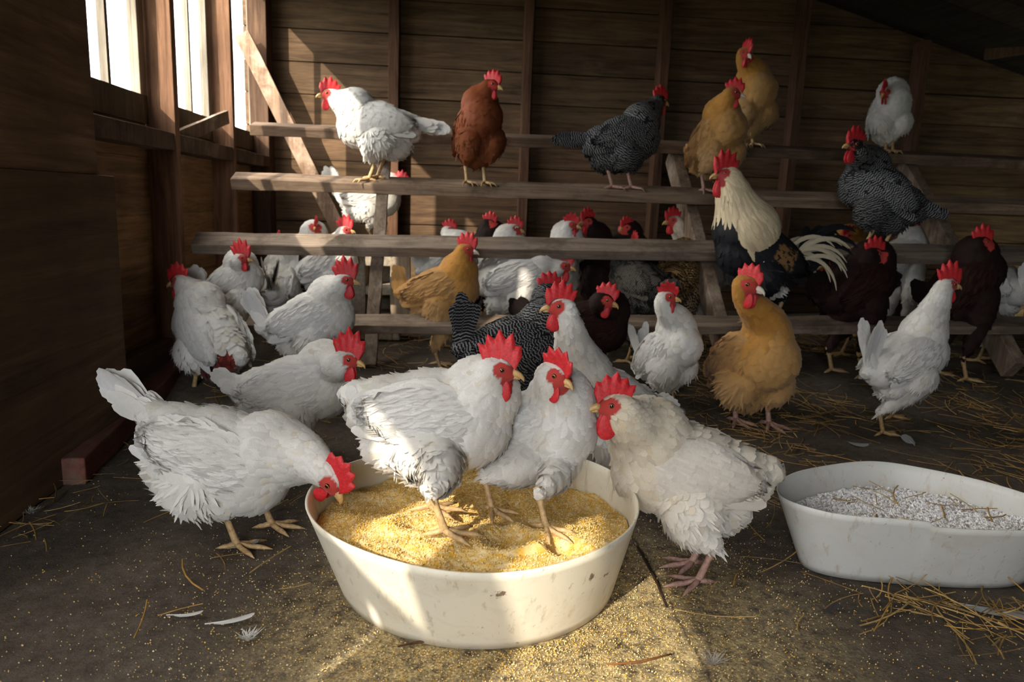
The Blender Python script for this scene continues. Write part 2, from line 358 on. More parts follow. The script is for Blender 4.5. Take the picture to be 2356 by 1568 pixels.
def bird(name, label, group, T, az, k=1.0, pitch=10, head=None, hd=(0, 0), feet=(), fz=None, fY=None, tail=(50, .12, 40), plum='white',
         n=900, voxel=.0055, comb=1.0, flop=0.0, beak='beak', shank='shank', legs=True, toes=1.0, tl=11, spots=(), fluff=1.0, foothead=None,
         wattle=1.0, lobe=False, wings=True, sick=False, hroll=0, deep=1.0, thigh=True, eyes=True, wingdrop=0, sideroll=0, base=None, neckfat=1.0, hackle=False, hocks=None, category='hen'):
    """T = torso centre (world), az = heading, pitch = chest up; head = head centre (world), hd = (azimuth, pitch) of the beak"""
    mat, pal = PAL[plum]; mat = MAT[mat]
    T = np.asarray(T, float); head = np.asarray(head, float)
    h = hdir(az); a = hdir(az, pitch); s = np.array([h[1], -h[0], 0.0])       # s = the bird's right side
    nrm = np.cross(s, a)
    root_loc = np.array(base if base is not None else [T[0], T[1], (feet[0][2] if feet else T[2]-.2*k)])
    root = empty(name, root_loc); tag(root, label, category, group); ALLB.append(root)
    O = root_loc
    f = hdir(*hd); hs = unit(np.cross(f, [0, 0, 1.0])) if abs(f[2]) < .98 else s.copy(); hu = np.cross(hs, f)
    if hroll: hs, hu = hs*math.cos(R(hroll))+hu*math.sin(R(hroll)), hu*math.cos(R(hroll))-hs*math.sin(R(hroll))
    A = np.array([a, s, nrm])
    balls = []
    def ball(c, r, ax=A): balls.append((c-O, ax, np.array(r)*k))
    kd = deep
    ball(T, (.112, .077, .083*kd)); ball(T+(a*.062-nrm*.012)*k, (.072, .072, .076*kd)); ball(T+(-a*.074+nrm*.016)*k, (.074, .060, .057))
    ball(T+(-a*.05-nrm*.038)*k, (.075, .06, .062*kd)); ball(T+(-a*.128+nrm*.042)*k, (.035, .026, .024))
    N0 = T+(a*.082+nrm*.038)*k; P3 = head-f*.012*k-hu*.006*k
    dist = np.linalg.norm(P3-N0); P1 = N0+(a*.45+np.array([0, 0, .55]))*dist*.30; P2 = P3-(f*.22+np.array([0, 0, .9]))*dist*.28
    if hd[1] < -35: P1 = N0+a*dist*.4; P2 = P3-f*dist*.12+(N0-P3)*.25
    nk = 14; neck = []
    for i in range(nk+1):
        t = i/nk; p = (1-t)**3*N0+3*t*(1-t)**2*P1+3*t*t*(1-t)*P2+t**3*P3
        r = ((.043*(1-t)**1.35+.0255)*neckfat if t < .999 else .0245)
        neck.append(p); ball(p, (r, r, r))
    HA = np.array([f, hs, hu])
    ball(head, (.026, .0195, .0205), HA); ball(head+f*.014*k-hu*.003*k, (.017, .013, .013), HA)
    sk = []   # flow skeleton: pos, dir, radius, region colour key, (L, W, lift)
    for t in np.linspace(-.16, .10, 9):
        sk.append((T+a*t*k+nrm*.03*k, -a, .06, 'back', (.038, .026, .0045)))
        sk.append((T+a*t*k-nrm*.05*k, -a-np.array([0, 0, .35]), .06, 'breast' if t > -.03 else 'fluff', (.034, .025, .005 if t > -.03 else .009)))
    sk.append((T+a*.12*k, -a-np.array([0, 0, .9]), .05, 'breast', (.034, .026, .003)))
    for i in range(nk+1):
        t = i/nk; d = -(neck[min(i+1, nk)]-neck[max(i-1, 0)])
        Ln = .034*(1-t)+.013*t; sk.append((neck[i], d, .05*(1-t)+.022, 'neck', (Ln*(1.5 if hackle else 1), (.019*(1-t)+.0075*t)*(.6 if hackle else 1), .0018)))
    sk.append((head, -f, .03, 'neck', (.010, .006, .0008)))
    legs_out = []
    for j, ft in enumerate(feet):
        ft = np.asarray(ft, float)
        sg = 1 if ((ft-T)@s) > 0 else -1
        if len(feet) == 2 and (np.sign((np.asarray(feet[0])-T)@s) == np.sign((np.asarray(feet[1])-T)@s)):
            o = np.asarray(feet[1-j]); sg = 1 if (ft-o)@s > 0 else -1
        hip = T+(-a*.015+s*sg*.045-nrm*.045)*k
        hock = np.asarray(hocks[j]) if hocks is not None else ft+np.array([0, 0, .072*k])-h*.022*k
        if hock[2] > hip[2]-.02*k: hock = hock.copy(); hock[2] = max(hip[2]-.02*k, ft[2]+.015)
        if thigh:
            m = 7
            for i in range(m+1):
                t = i/m; p = hip*(1-t)+(hock+np.array([0, 0, .004]))*t+h*.02*k*math.sin(math.pi*t)
                r = .046*(1-t)**.9+.011; ball(p, (r, r*.85, r))
                if i > 1: sk.append((p, hock-hip, r+.012, 'fluff', (.03, .021, .006)))
        legs_out.append((hock, ft, sg))
    V, Q = blob_mesh(balls, voxel*max(k, .8), 8)
    bvh = BVHTree.FromPolygons(V.tolist(), Q)
    SP = np.array([x[0] for x in sk])-O; SD = unit(np.array([x[1] for x in sk])); SR = np.array([x[2] for x in sk])*k
    SL = np.array([x[4] for x in sk])*k; SCc = np.array([pal[x[3]] for x in sk])
    def field(P):
        d = np.linalg.norm(P[:, None]-SP[None], axis=2)/SR; w = 1/(d**5+1e-3); w /= w.sum(1, keepdims=True)
        return unit(w@SD), w@SL, SCc[np.argmax(w, 1)] if plum in ('cock',) else w@SCc, w
    HL = head-O; FC = HL+f*.018*k
    E1, E2 = HL+(f*.007+hu*.0045+hs*.0175)*k, HL+(f*.007+hu*.0045-hs*.0175)*k
    def facemask(P):
        d = np.minimum(np.linalg.norm(P-E1, axis=1), np.linalg.norm(P-E2, axis=1))
        x = (P-HL)@f/k; z = (P-HL)@hu/k
        hd_ = np.linalg.norm(P-HL, axis=1) < .040*k
        return ((d < .0150*k) | (hd_ & (x > .012) & (z < .013)) | (np.linalg.norm(P-(HL+(f*.011-hu*.012)*k), axis=1) < .0165*k))
    _, _, bc, _ = field(V); bc = bc*.9
    fm = facemask(V); bc[fm] = (.6, .07, .06) if plum != 'cock' else (.3, .03, .03)
    for (sp, srad, sc) in spots:
        dd = np.linalg.norm(V-(T+sp[0]*a*k+sp[1]*s*k+sp[2]*nrm*k-O), axis=1); bc[dd < srad*k*1.1] = sc
    # contour feathers
    P = sample_surface(V, Q, n)
    keep = ~facemask(P); P = P[keep]
    # extra fine cover for head and upper neck
    P2_ = sample_surface(V, Q, n*3); hn = np.linalg.norm(P2_-HL, axis=1) < .055*k; P2_ = P2_[hn & ~facemask(P2_)]; P = np.vstack([P, P2_])
    Dr, LW, Cc, w = field(P)
    nr = np.array([bvh.find_nearest(Vector(p))[1][:] for p in P])
    Dr = unit(Dr+(RNG.random((len(P), 3))-.5)*.22)
    jl = .8+.45*RNG.random(len(P))
    FV, FQ, FU = feathers(P, nr, Dr, LW[:, 0]*jl, LW[:, 1]*(.85+.3*RNG.random(len(P))), LW[:, 2]*fluff*(.35+.9*RNG.random(len(P))), bvh, 'narrow' if hackle else 'round')
    fc = np.repeat(Cc*(1+(RNG.random((len(P), 1))-.5)*(.14 if plum not in ('dark', 'cock') else .3)), 18, axis=0)
    if plum in ('white', 'cream'):
        dirty = RNG.random(len(P)) < (.07 if plum == 'white' else .16); dm = np.repeat(dirty, 18); fc[dm] *= np.array([.95, .905, .83])
    allV = [V, FV]; allQ = [Q, FQ+len(V)]; allC = [bc, fc]; allU = [np.tile([0.5, .002], (len(V), 1)), FU]; nvt = len(V)+len(FV)
    # loose down on the lower rear and thighs
    if fluff > 0 and n > 500:
        Pd = sample_surface(V, Q, int(n*1.0)); loc = (Pd+O-T); sel = ((loc@nrm) < -.02*k) & ((loc@a) < .03*k); Pd = Pd[sel]
        if len(Pd):
            Dd, LWd, Cd, _ = field(Pd); nd = np.array([bvh.find_nearest(Vector(p))[1][:] for p in Pd])
            Dd = unit(Dd+(RNG.random((len(Pd), 3))-.5)*.7)
            dv, dq, du = feathers(Pd, nd, Dd, .026*k*(.7+.6*RNG.random(len(Pd))), .0055*k, .012*k*RNG.random(len(Pd)), None, 'fluff', .1)
            allV.append(dv); allQ.append(dq+nvt); allC.append(percol((1, 1, 1), len(Pd))*np.repeat(Cd, 18, axis=0)); allU.append(du); nvt += len(dv)
    if spots:
        AV = np.vstack(allV[1:]); AC = np.vstack(allC[1:]); 
        for (sp, srad, sc) in spots:
            cc = T+sp[0]*a*k+sp[1]*s*k+sp[2]*nrm*k-O
            root_pts = AV.reshape(-1, 18, 3)[:, 7]; bad = np.linalg.norm(root_pts-cc, axis=1) < srad*k
            AC.reshape(-1, 18, 3)[bad] = np.array(sc)*(.6+.8*RNG.random((bad.sum(), 1, 1)))
        allV = [allV[0], AV]; allC = [allC[0], AC]
    Qf = [list(q) for qq in allQ for q in qq]
    bd = mk('body', np.vstack(allV), Qf, mat, root, np.clip(np.vstack(allC), 0, 1), np.vstack(allU))
    # wings
    if wings:
        for sg in (1, -1):
            wa = unit(a-nrm*(.16+wingdrop)+s*sg*(-.02)); out = unit(s*sg-a*.05+nrm*.12); wn = np.cross(wa, out); wn = wn if wn@nrm > 0 else -wn
            wc = T+(-a*.004+nrm*.014)*k+s*sg*.0655*k-O
            V0, F0 = ico(); Vw = V0.copy()
            Vw[:, 2] *= 1-.35*(Vw[:, 0] < 0)*np.abs(Vw[:, 0]); VW = (Vw*np.array([.118, .0185, .064])*k)@np.array([wa, out, wn])
            bend = ((VW@wa)/(.114*k))**2; VW = VW-out*(bend*.017*k)[:, None]-out*(((VW@wn)/(.064*k))**2*.012*k)[:, None]+wc
            bw = BVHTree.FromPolygons(VW.tolist(), F0)
            nw = max(60, int(n*.13)); Pw = sample_surface(VW, [list(q) for q in F0], nw*3)
            o = (Pw-wc)@out > -.008*k; Pw = Pw[o][:nw*2]
            x = (Pw-wc)@wa/(.118*k); nn_ = np.array([bw.find_nearest(Vector(p))[1][:] for p in Pw])
            order = np.argsort(x); Pw = Pw[order]; x = x[order]; nn_ = nn_[order]
            t = (1-x)/2; Lw = (.022+.03*t)*k; Ww = (.019+.012*t)*k
            Dw = unit(-wa[None]-wn[None]*(.30-.15*t[:, None])+(RNG.random((len(Pw), 3))-.5)*.15)
            v1, q1, u1 = feathers(Pw, nn_, Dw, Lw*1.12, Ww*1.15, .0014*k, bw, 'round', .26)
            c1 = percol(pal['wing'], len(Pw), .09 if plum != 'dark' else .25)
            parts = [(VW, np.array([[q[0], q[1], q[2], q[2]] for q in F0]), np.tile(np.array(pal['wing'])*.92, (len(VW), 1)), np.tile([.5, .002], (len(VW), 1))), (v1, q1, c1, u1)]
            # flight feathers stacked along the rear lower edge
            m = 9; i = np.arange(m)/(m-1)
            Pf = wc[None]+(wa*.03-out*.0)[None]*k-wa[None]*(.045*k*(1-i))[:, None]+wn[None]*((-.040+.06*i)*k)[:, None]+out[None]*((.010+.004*i)*k)[:, None]
            Nf = np.tile(unit(out*1.0-wa*.12), (m, 1)); Df = unit(-wa[None]-out[None]*.22+wn[None]*(-.14*(i))[:, None]+wn[None]*.05)
            v2, q2, u2 = feathers(Pf, Nf, Df, (.098+.012*(1-i))*k, .021*k, .001, None, 'long', .3)
            parts.append((v2, q2, percol(np.array(pal['wing'])*1.0, m, .05), u2))
            off = 0; VV = []; QQ = []; CC = []; UU = []
            for (pv, pq, pc, pu) in parts:
                VV.append(pv); QQ += [list(dict.fromkeys(map(int, q+off))) for q in pq]; CC.append(pc); UU.append(pu); off += len(pv)
            CCv = np.vstack(CC)
            if sick: 
                xx = np.vstack(VV)-wc; mm = (np.abs(xx@wa+.02*k) < .035*k) & (np.abs(xx@wn) < .03*k) & (np.repeat(RNG.random(len(xx)//6+1), 6)[:len(xx)] < .6); CCv[mm] = CCv[mm]*0+np.array((.22, .12, .045))
            mk('wing', np.vstack(VV), QQ, mat, root, np.clip(CCv, 0, 1), np.vstack(UU))
    # tail
    if tl:
        ang, tlen, spread = tail; B = T+(-a*.132+nrm*.045)*k-O
        Vt = []; Qt = []; Ct = []; Ut = []; off = 0
        nl = tl if tlen > .05 else 5
        for sg in (1, -1):
            i = (np.arange(nl)+.5)/nl; el = R(ang)+(i-.5)*R(spread)
            hb = -h
            Df = unit(hb[None]*np.cos(el)[:, None]+np.array([0, 0, 1.0])[None]*np.sin(el)[:, None]+s[None]*sg*(.012+.05*(1-i))[:, None]+(RNG.random((nl, 3))-.5)*.05)
            Nf = unit(np.tile(s*sg, (nl, 1))+np.array([0, 0, .35])[None]); Pf = B[None]+s[None]*sg*(.004+.006*(1-i))[:, None]*k-Df*.012*k
            LL = tlen*(1-.28*np.abs(i-.55)*1.4)*(.88+.2*RNG.random(nl))
            v, q, u = feathers(Pf, Nf, Df, LL, .026*k*min(1.15, tlen/.11), .003, None, 'long', .2, curl=.06)
            Vt.append(v); Qt.append(q+off); Ct.append(percol(pal['tail'], nl, .06)); Ut.append(u); off += len(v)
            # coverts at the root
            mcv = 26; ii = RNG.random(mcv); el2 = R(ang)+(ii-.5)*R(spread*1.3)
            Dc = unit(hb[None]*np.cos(el2)[:, None]+np.array([0, 0, 1.0])[None]*np.sin(el2)[:, None]+s[None]*sg*(.25*RNG.random(mcv))[:, None])
            Pc = B[None]-Dc*.01*k+s[None]*sg*(.012+.008*RNG.random(mcv))[:, None]*k+(RNG.random((mcv, 3))-.5)*.02*k
            v, q, u = feathers(Pc, unit(np.tile(s*sg, (mcv, 1))+np.array([0, 0, .3])[None]), Dc, tlen*(.28+.35*RNG.random(mcv)), .024*k, .004, None, 'round', .25)
            Vt.append(v); Qt.append(q+off); Ct.append(percol(pal['back'], mcv, .1)); Ut.append(u); off += len(v)
            if sick:   # long curved sickles and cream saddle hackles
                ns = 17
                for r_ in range(ns):
                    cream = r_ > 5; el0 = R(ang+34-r_*(9 if r_ <= 5 else 4.5)+RNG.random()*8); Lq = ((.21-.012*r_) if not cream else .15+.04*RNG.random())*k; pts = []; p = B+s*sg*(.012+.03*cream*RNG.random())*k+(RNG.random(3)-.5)*.02*k+(nrm*.01+a*(.03+.04*RNG.random())*cream)*k; e = el0
                    K = 9
                    for j in range(K): pts.append(p.copy()); p = p+(hb*math.cos(e)+np.array([0, 0, math.sin(e)])+s*sg*.12)*Lq/(K-1); e -= R(16 if not cream else 13)
                    pts = np.array(pts); tg = unit(np.gradient(pts, axis=0)); sd_ = unit(np.cross(tg, s*sg+np.array([0, 0, .2]))); wv = (.022 if not cream else .012)*k*np.array([.4, .8, 1, 1, 1, .9, .75, .5, .1])[:, None]/2
                    vv = np.stack([pts-sd_*wv, pts+s*sg*.002, pts+sd_*wv], 1).reshape(-1, 3)
                    qq = np.array([[j*3+b, j*3+b+1, j*3+4+b, j*3+3+b] for j in range(K-1) for b in range(2)])
                    Vt.append(vv); Qt.append(qq+off); Ct.append(np.tile((.6, .52, .38) if cream else (.012, .012, .015), (len(vv), 1))); Ut.append(np.tile([.5, .002], (len(vv), 1))); off += len(vv)
        mk('tail', np.vstack(Vt), np.vstack(Qt), mat, root, np.clip(np.vstack(Ct), 0, 1), np.vstack(Ut))
    # comb: a serrated fleshy blade along the crown
    if comb > 0:
        jt = RNG.random(6); nc = 41; V_ = []; Fq = []; sp_n = 5; sc = comb*k
        for i in range(nc):
            t = i/(nc-1)
            bx = .027-.056*t; bz = .012+.0135*math.sin(math.pi*min(1, t*1.15))*(1-.25*t)
            base = HL+(f*bx+hu*bz)*k*1.0
            env = .3+.7*math.sin(math.pi*min(1, .12+t*.80))**.8
            ph = (t*sp_n) % 1.0; tooth = (1-abs(2*ph-1))**1.1
            if t > .93: tooth *= (1-t)/.07
            hgt = (.0225+.0105*tooth*(.75+.5*jt[min(sp_n-1, int(t*sp_n))]))*env*sc*1.05
            lean = f*(.28-1.15*t)+hu*(1-.2*t)
            top = base+unit(lean)*hgt+hs*flop*hgt*(1.0 if abs(flop) < .3 else 1.0)
            mid = base+unit(lean)*hgt*.55+hs*flop*hgt*.35
            th = .0032*sc*(1+.5*(1-t))
            for pt, tw in ((base-hu*.004*k, th*1.25), (mid, th), (top, th*.35)):
                V_.append(pt+hs*tw); V_.append(pt-hs*tw)
        for i in range(nc-1):
            o_ = i*6; n_ = o_+6
            for (p_, q_) in ((0, 2), (2, 4), (4, 5), (5, 3), (3, 1)): Fq.append([o_+p_, o_+q_, n_+q_, n_+p_])
        Fq.append([0, 1, 3, 2]); Fq.append([2, 3, 5, 4]); e_ = (nc-1)*6; Fq.append([e_, e_+2, e_+3, e_+1]); Fq.append([e_+2, e_+4, e_+5, e_+3])
        # back lobe
        mk('comb', V_, Fq, MAT['comb'], root)
    w_ = wattle*k
    if wattle > 0:
        for sg in (1, -1):
            mb = MB(); c_ = HL+(f*.017-hu*.024+hs*sg*.007)*k-hu*.007*w_
            mb.ellipsoid(c_, (hu, f, hs), (.0175*w_, .0115*w_, .0032*w_), 14, 10, warp=lambda q: [q[0], q[1]*(1-.35*q[0]), q[2]*(1-.2*q[0])])
            mb.build('wattle', MAT['comb'], root, True, vcol=False)
    # cheek skin round the eyes is part of the body mesh; earlobes
    for sg in (1, -1):
        mb = MB(); mb.ellipsoid(HL+(-f*.008-hu*.009+hs*sg*.0185)*k, (hu, f, hs), (.0085*k, .0065*k, .0032*k), 12, 8)
        mb.build('earlobe', MAT['lobe'] if lobe else MAT['face'], root, True, vcol=False)
    # beak
    mb = MB(); b0 = HL+(f*.024+hu*.000)*k
    mb.tube([b0+(f*x+hu*z)*k for x, z in ((0, .001), (.006, .0015), (.012, .0003), (.018, -.003), (.0215, -.008))], [r*k for r in (.0072, .0064, .005, .003, .0006)], 10)
    mb.tube([b0+(f*x+hu*z)*k for x, z in ((0, -.005), (.007, -.0048), (.014, -.006))], [r*k for r in (.0048, .0038, .0012)], 8)
    mb.build('beak', MAT[beak], root, True, vcol=False)
    if eyes:
        for sg in (1, -1):
            e0 = HL+(f*.007+hu*.0045+hs*sg*.0168)*k; up_ = unit(hs*sg+f*.25)
            x1 = unit(np.cross(up_, hu)); x2 = np.cross(up_, x1)
            mb = MB(); mb.ellipsoid(e0, (up_, x1, x2), (.0034*k, .0046*k, .0046*k), 16, 12)
            eo = mb.build('eye', [MAT['iris'], MAT['pupil']], root, True, vcol=False)
            idx = np.zeros(len(eo.data.polygons), int); idx[2:2] = 0
            for pi_, p_ in enumerate(eo.data.polygons):
                cc = np.array(p_.center[:])-e0
                q1_ = cc@up_/(.0034*k); idx[pi_] = 1 if q1_ > .74 or q1_ < .42 else 0
            eo.data.polygons.foreach_set('material_index', idx)
    # legs
    if legs:
        fh = hdir(foothead if foothead is not None else az)
        for hock, ft, sg in legs_out:
            mb = MB(); hk = hock-O; an = ft-O+np.array([0, 0, .010*k]); fr = np.cross(fh, [0, 0, 1.0])
            ds = unit(an-hk)
            mb.tube([hk-ds*.012, hk, hk*.6+an*.4, an-ds*.004, an+fh*.004], [r*k for r in (.0085, .0082, .0056, .0066, .0058)], 10)
            for ta, tlq in ((-42, .036), (-4, .044), (36, .036), (172, .017)):
                td = fh*math.cos(R(ta))+fr*math.sin(R(ta)); q = [an, an+td*.010*k-np.array([0, 0, .002])*k]
                for x, z in ((.33, .0055), (.62, .0052), (.9, .0042)): q.append(an*np.array([1, 1, 0])+np.array([0, 0, ft[2]-O[2]+z*k])+td*(.010+tlq*x*toes)*k)
                tip = an*np.array([1, 1, 0])+np.array([0, 0, ft[2]-O[2]+.0012])+td*(.010+(tlq+.010)*toes)*k; q.append(tip)
                if toes < 1 and ta != 172:
                    q[-1] = q[-1]-np.array([0, 0, .010])*k; 
                mb.tube(q, [r*k for r in (.0056, .0052, .0046, .0048, .0036, .0008)], 8)
            mb.build('leg', MAT[shank], root, True, vcol=False)
    return root

# ------------------------------------------------------------------ the coop
def gz(Y): t = min(1, max(0, (Y-1.95)/.5)); return .045*t*t*(3-2*t)
XW, YW = -0.95, 3.95      # inner faces of the boards
def ceil_z(x): return 1.51-.26*(x-2.56)

# back wall: overlapping horizontal boards
mb = MB(); zs = [0.0]
seams = [.145, .30, .46, .615, .77, .93, 1.09, 1.245, 1.40, 1.56, 1.72, 1.88, 2.04, 2.2, 2.36]
edges = [-.02]+seams
for i in range(len(edges)-1):
    xs = [-1.0, -.26, .42, 1.10, 1.86, 2.52, 3.4]
    for j in range(len(xs)-1):
        c = .78+.4*random.random(); dz = (random.random()-.5)*.004
        mb.box((xs[j], YW, edges[i]+.003+dz), (xs[j+1], YW+.02, edges[i+1]-.002+dz), (c, c*(.97+.05*random.random()), c*(.95+.08*random.random())))
mb.box((-1.0, YW+.02, -.05), (3.4, YW+.035, 2.5), (.3, .3, .3))
tag(mb.build('wall_back', MAT['siding'], bevel=.002), kind='structure')

# left wall: boards below the windows, posts, sills, sashes
SILL = .80
mb = MB(); be = [-.02, .155, .335, .515, .695, SILL]
ybays = [-1.6, -1.15, -.32, -.305, .55, 1.2, 1.88, 2.53, 3.2, 3.6]
for a_, b_ in ((-1.6, -.338), (-.290, -.03), (1.22, 1.25), (1.25, 1.9), (1.9, 2.55), (2.55, 3.22), (3.22, 3.97)):
    for i in range(len(be)-1):
        c = .8+.4*random.random(); mb.box((XW-.02, a_, be[i]), (XW, b_, be[i+1]), (c, c*.97, c*.93))
mb.box((XW-.02, -1.6, 1.62), (XW, 3.97, 2.45), (.8, .8, .8))
for a_, b_ in ((-1.6, -1.08), (1.22, 1.663)):      # solid bays
    mb.box((XW-.02, a_, SILL), (XW, b_, 1.62), (.8, .78, .75))
for a_, b_ in ((-1.6, -.318), (-.300, 3.62)): mb.box((XW-.03, a_, -.05), (XW-.0201, b_, SILL-.004), (.4,)*3)
tag(mb.build('wall_left', MAT['leftwall'], bevel=.002), kind='structure')
trim_no = 0
def trim(lo, hi, mat, c=(1, 1, 1), beam=None):
    global trim_no; trim_no += 1
    m_ = MB()
    if beam: m_.beam(*beam, c=c, seg=10)
    else:
        ax = int(np.argmax(np.array(hi)-np.array(lo))); ctr = (np.array(lo)+np.array(hi))/2; A_ = ctr.copy(); B_ = ctr.copy(); A_[ax] = lo[ax]; B_[ax] = hi[ax]
        o2 = [i for i in range(3) if i != ax]; sd_ = np.zeros(3); sd_[o2[0]] = 1; dd = np.zeros(3); dd[ax] = 1
        n_ = np.cross(dd, sd_); w_ = hi[o2[0]]-lo[o2[0]]; t_ = hi[o2[1]]-lo[o2[1]]
        m_.beam(A_, B_, sd_, w_, t_, c=c, seg=8)
    return tag(m_.build('trim_%d' % trim_no, mat, bevel=.002), kind='structure')
for y0 in (-1.12, -.045, .60, 1.22, 1.62, 2.53, 3.20):
    trim((XW, y0, 0), (XW+.09, y0+.042, 2.2), MAT['stud'], (1.9, 1.7, 1.55) if y0 in (2.53, 3.20) else (1, 1, 1))  # studs beside the middle window tinted paler: sunlit look put into the colour
for a_, b_ in ((1.665, 2.528), (2.574, 3.198), (3.244, 3.93)):
    trim((XW+.002, a_, .722), (XW+.088, b_, .775), MAT['support'], (.45, .38, .32))
# diagonal stick leaning in the second bay
# windows
wn_ = 0
def pane_mat(nm='dusty glass', tr=.9):
    m, nt, b, out = newmat(nm); b.inputs['Roughness'].default_value = .1; b.inputs['Base Color'].default_value = (.8, .8, .8, 1)
    t = nt.nodes.new('ShaderNodeBsdfTransparent'); g = nt.nodes.new('ShaderNodeBsdfGlossy'); g.inputs['Roughness'].default_value = .15
    fr = nt.nodes.new('ShaderNodeFresnel'); ms = nt.nodes.new('ShaderNodeMixShader')
    ms.inputs[0].default_value = .06; t.inputs[0].default_value = (tr, tr*.985, tr*.95, 1); nt.links.new(t.outputs[0], ms.inputs[1]); nt.links.new(g.outputs[0], ms.inputs[2]); nt.links.new(ms.outputs[0], out.inputs[0]); return m
MAT['glass'] = pane_mat('dusty glass', .9); MAT['clear'] = pane_mat('clear glass', .85)
def window(y0, y1, z0, z1, bars=(), frame=.045, lrail=.085):
    global wn_; wn_ += 1
    w = MB(); x0, x1 = XW-.018, XW+.012
    w.box((x0, y0, z0), (x1, y0+frame, z1)); w.box((x0, y1-frame, z0), (x1, y1, z1))
    w.box((x0-.001, y0, z0-.002), (x1+.001, y1, z0+lrail), (.42, .36, .3)); w.box((x0-.001, y0, z1-frame), (x1+.001, y1, z1))
    o = tag(w.build('window_%d' % wn_, MAT['frame'], bevel=.002), kind='structure')
    for yb in bars:
        b_ = MB(); b_.box((x0+.004, yb-.009, z0+lrail), (x1-.004, yb+.009, z1-frame)); b_.build('muntin', MAT['frame'], o)
    g = MB(); g.box((XW-.006, y0+frame, z0+lrail), (XW-.003, y1-frame, z1-frame)); g.build('pane', MAT['glass'] if y0 > 1.9 else MAT['clear'], o)
    return o
window(1.665, 2.525, .80, 1.62, (2.27, 1.97), frame=.05); window(2.575, 3.195, .80, 1.62, (2.965,), frame=.04); window(3.245, 3.93, .80, 1.62, (3.50,), frame=.035)
window(-1.08, -.595, .93, 1.33, (), frame=.03, lrail=.03); window(-.495, -.055, .90, 1.17, (), frame=.02, lrail=.03); window(.0, .638, .30, 1.62, (.32,), frame=.03, lrail=.03); window(.644, 1.22, .30, 1.62, (.93,), frame=.03, lrail=.03)  # last two windows are unseen, added to fill the foreground with daylight
mbx = MB(); mbx.box((XW-.03, -.03, -.05), (XW, 1.22, .298), (.8,)*3); trim_no += 1; tag(mbx.build('trim_%d' % trim_no, MAT['leftwall']), kind='structure')
sun_block = MB(); sun_block.box((XW-.95, -.052, .0), (XW-.022, -.030, 1.75)); trim_no += 1; tag(sun_block.build('trim_%d' % trim_no, MAT['leftwall'], bevel=.003), kind='structure')  # unseen board outside, added to keep sun off the two low windows
mbx = MB(); mbx.box((XW-.02, -1.078, .80), (XW, -.495, .93), (.8,)*3); mbx.box((XW-.02, -.495, .80), (XW, -.338, .90), (.8,)*3); mbx.box((XW-.02, -.290, .80), (XW, -.06, .90), (.8,)*3); mbx.box((XW-.02, -.495, 1.17), (XW, -.05, 1.33), (.8,)*3); mbx.box((XW-.02, -1.08, 1.33), (XW, -.05, 1.62), (.8,)*3); mbx.box((XW-.02, -.595, .93), (XW, -.495, 1.33), (.8,)*3); trim_no += 1
tag(mbx.build('trim_%d' % trim_no, MAT['leftwall']), kind='structure')
portal('window_light', (XW-.03, 2.92, 1.21), (0, R(-90), 0), .82, 2.04)
portal('window_light', (XW-.03, -.57, 1.10), (0, R(-90), 0), .60, 1.05); portal('window_light', (XW-.03, .61, .96), (0, R(-90), 0), 1.32, 1.24)

# other walls, ceiling
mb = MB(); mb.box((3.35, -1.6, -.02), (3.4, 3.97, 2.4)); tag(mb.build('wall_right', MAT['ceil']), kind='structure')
DX0, DX1, DZ = -.90, -.15, 1.6
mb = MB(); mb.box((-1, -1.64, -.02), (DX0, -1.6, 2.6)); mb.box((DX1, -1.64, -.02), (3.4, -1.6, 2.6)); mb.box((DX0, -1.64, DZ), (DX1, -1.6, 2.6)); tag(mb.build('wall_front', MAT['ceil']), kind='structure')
portal('door_light', ((DX0+DX1)/2, -1.65, DZ/2), (R(90), 0, 0), DX1-DX0, DZ)
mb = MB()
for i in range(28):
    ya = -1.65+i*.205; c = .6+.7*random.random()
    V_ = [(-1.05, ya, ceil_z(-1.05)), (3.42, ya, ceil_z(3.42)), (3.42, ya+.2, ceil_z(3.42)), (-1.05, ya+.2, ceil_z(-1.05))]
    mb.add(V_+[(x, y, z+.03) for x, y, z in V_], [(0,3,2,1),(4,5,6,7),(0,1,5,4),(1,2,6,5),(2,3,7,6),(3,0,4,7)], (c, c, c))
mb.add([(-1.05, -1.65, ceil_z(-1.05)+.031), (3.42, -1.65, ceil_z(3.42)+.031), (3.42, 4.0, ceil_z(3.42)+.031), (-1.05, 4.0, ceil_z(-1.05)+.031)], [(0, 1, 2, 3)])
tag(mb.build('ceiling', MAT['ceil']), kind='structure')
# back wall posts
for (u, w_) in ((905, .046), (1213, .04), (1526, .042), (1840, .042), (2122, .042)):
    x = D(u, 200, 3.86)[0]; w_ *= 1.1; trim((x-w_/2, 3.86, 0), (x+w_/2, 3.948, ceil_z(x)-.03), MAT['stud'], (.95, .8, .72))
trim((-.948, 3.83, 0), (-.86, 3.948, ceil_z(-.9)-.03), MAT['stud'], (.8, .75, .7))
a_ = D(2268, 122, 3.80); b_ = a_+np.array([.45, -1.0, .02])
trim(None, None, MAT['stud'], (.8, .8, .7), beam=(a_, b_, (0, 0, 1), .07, .03))
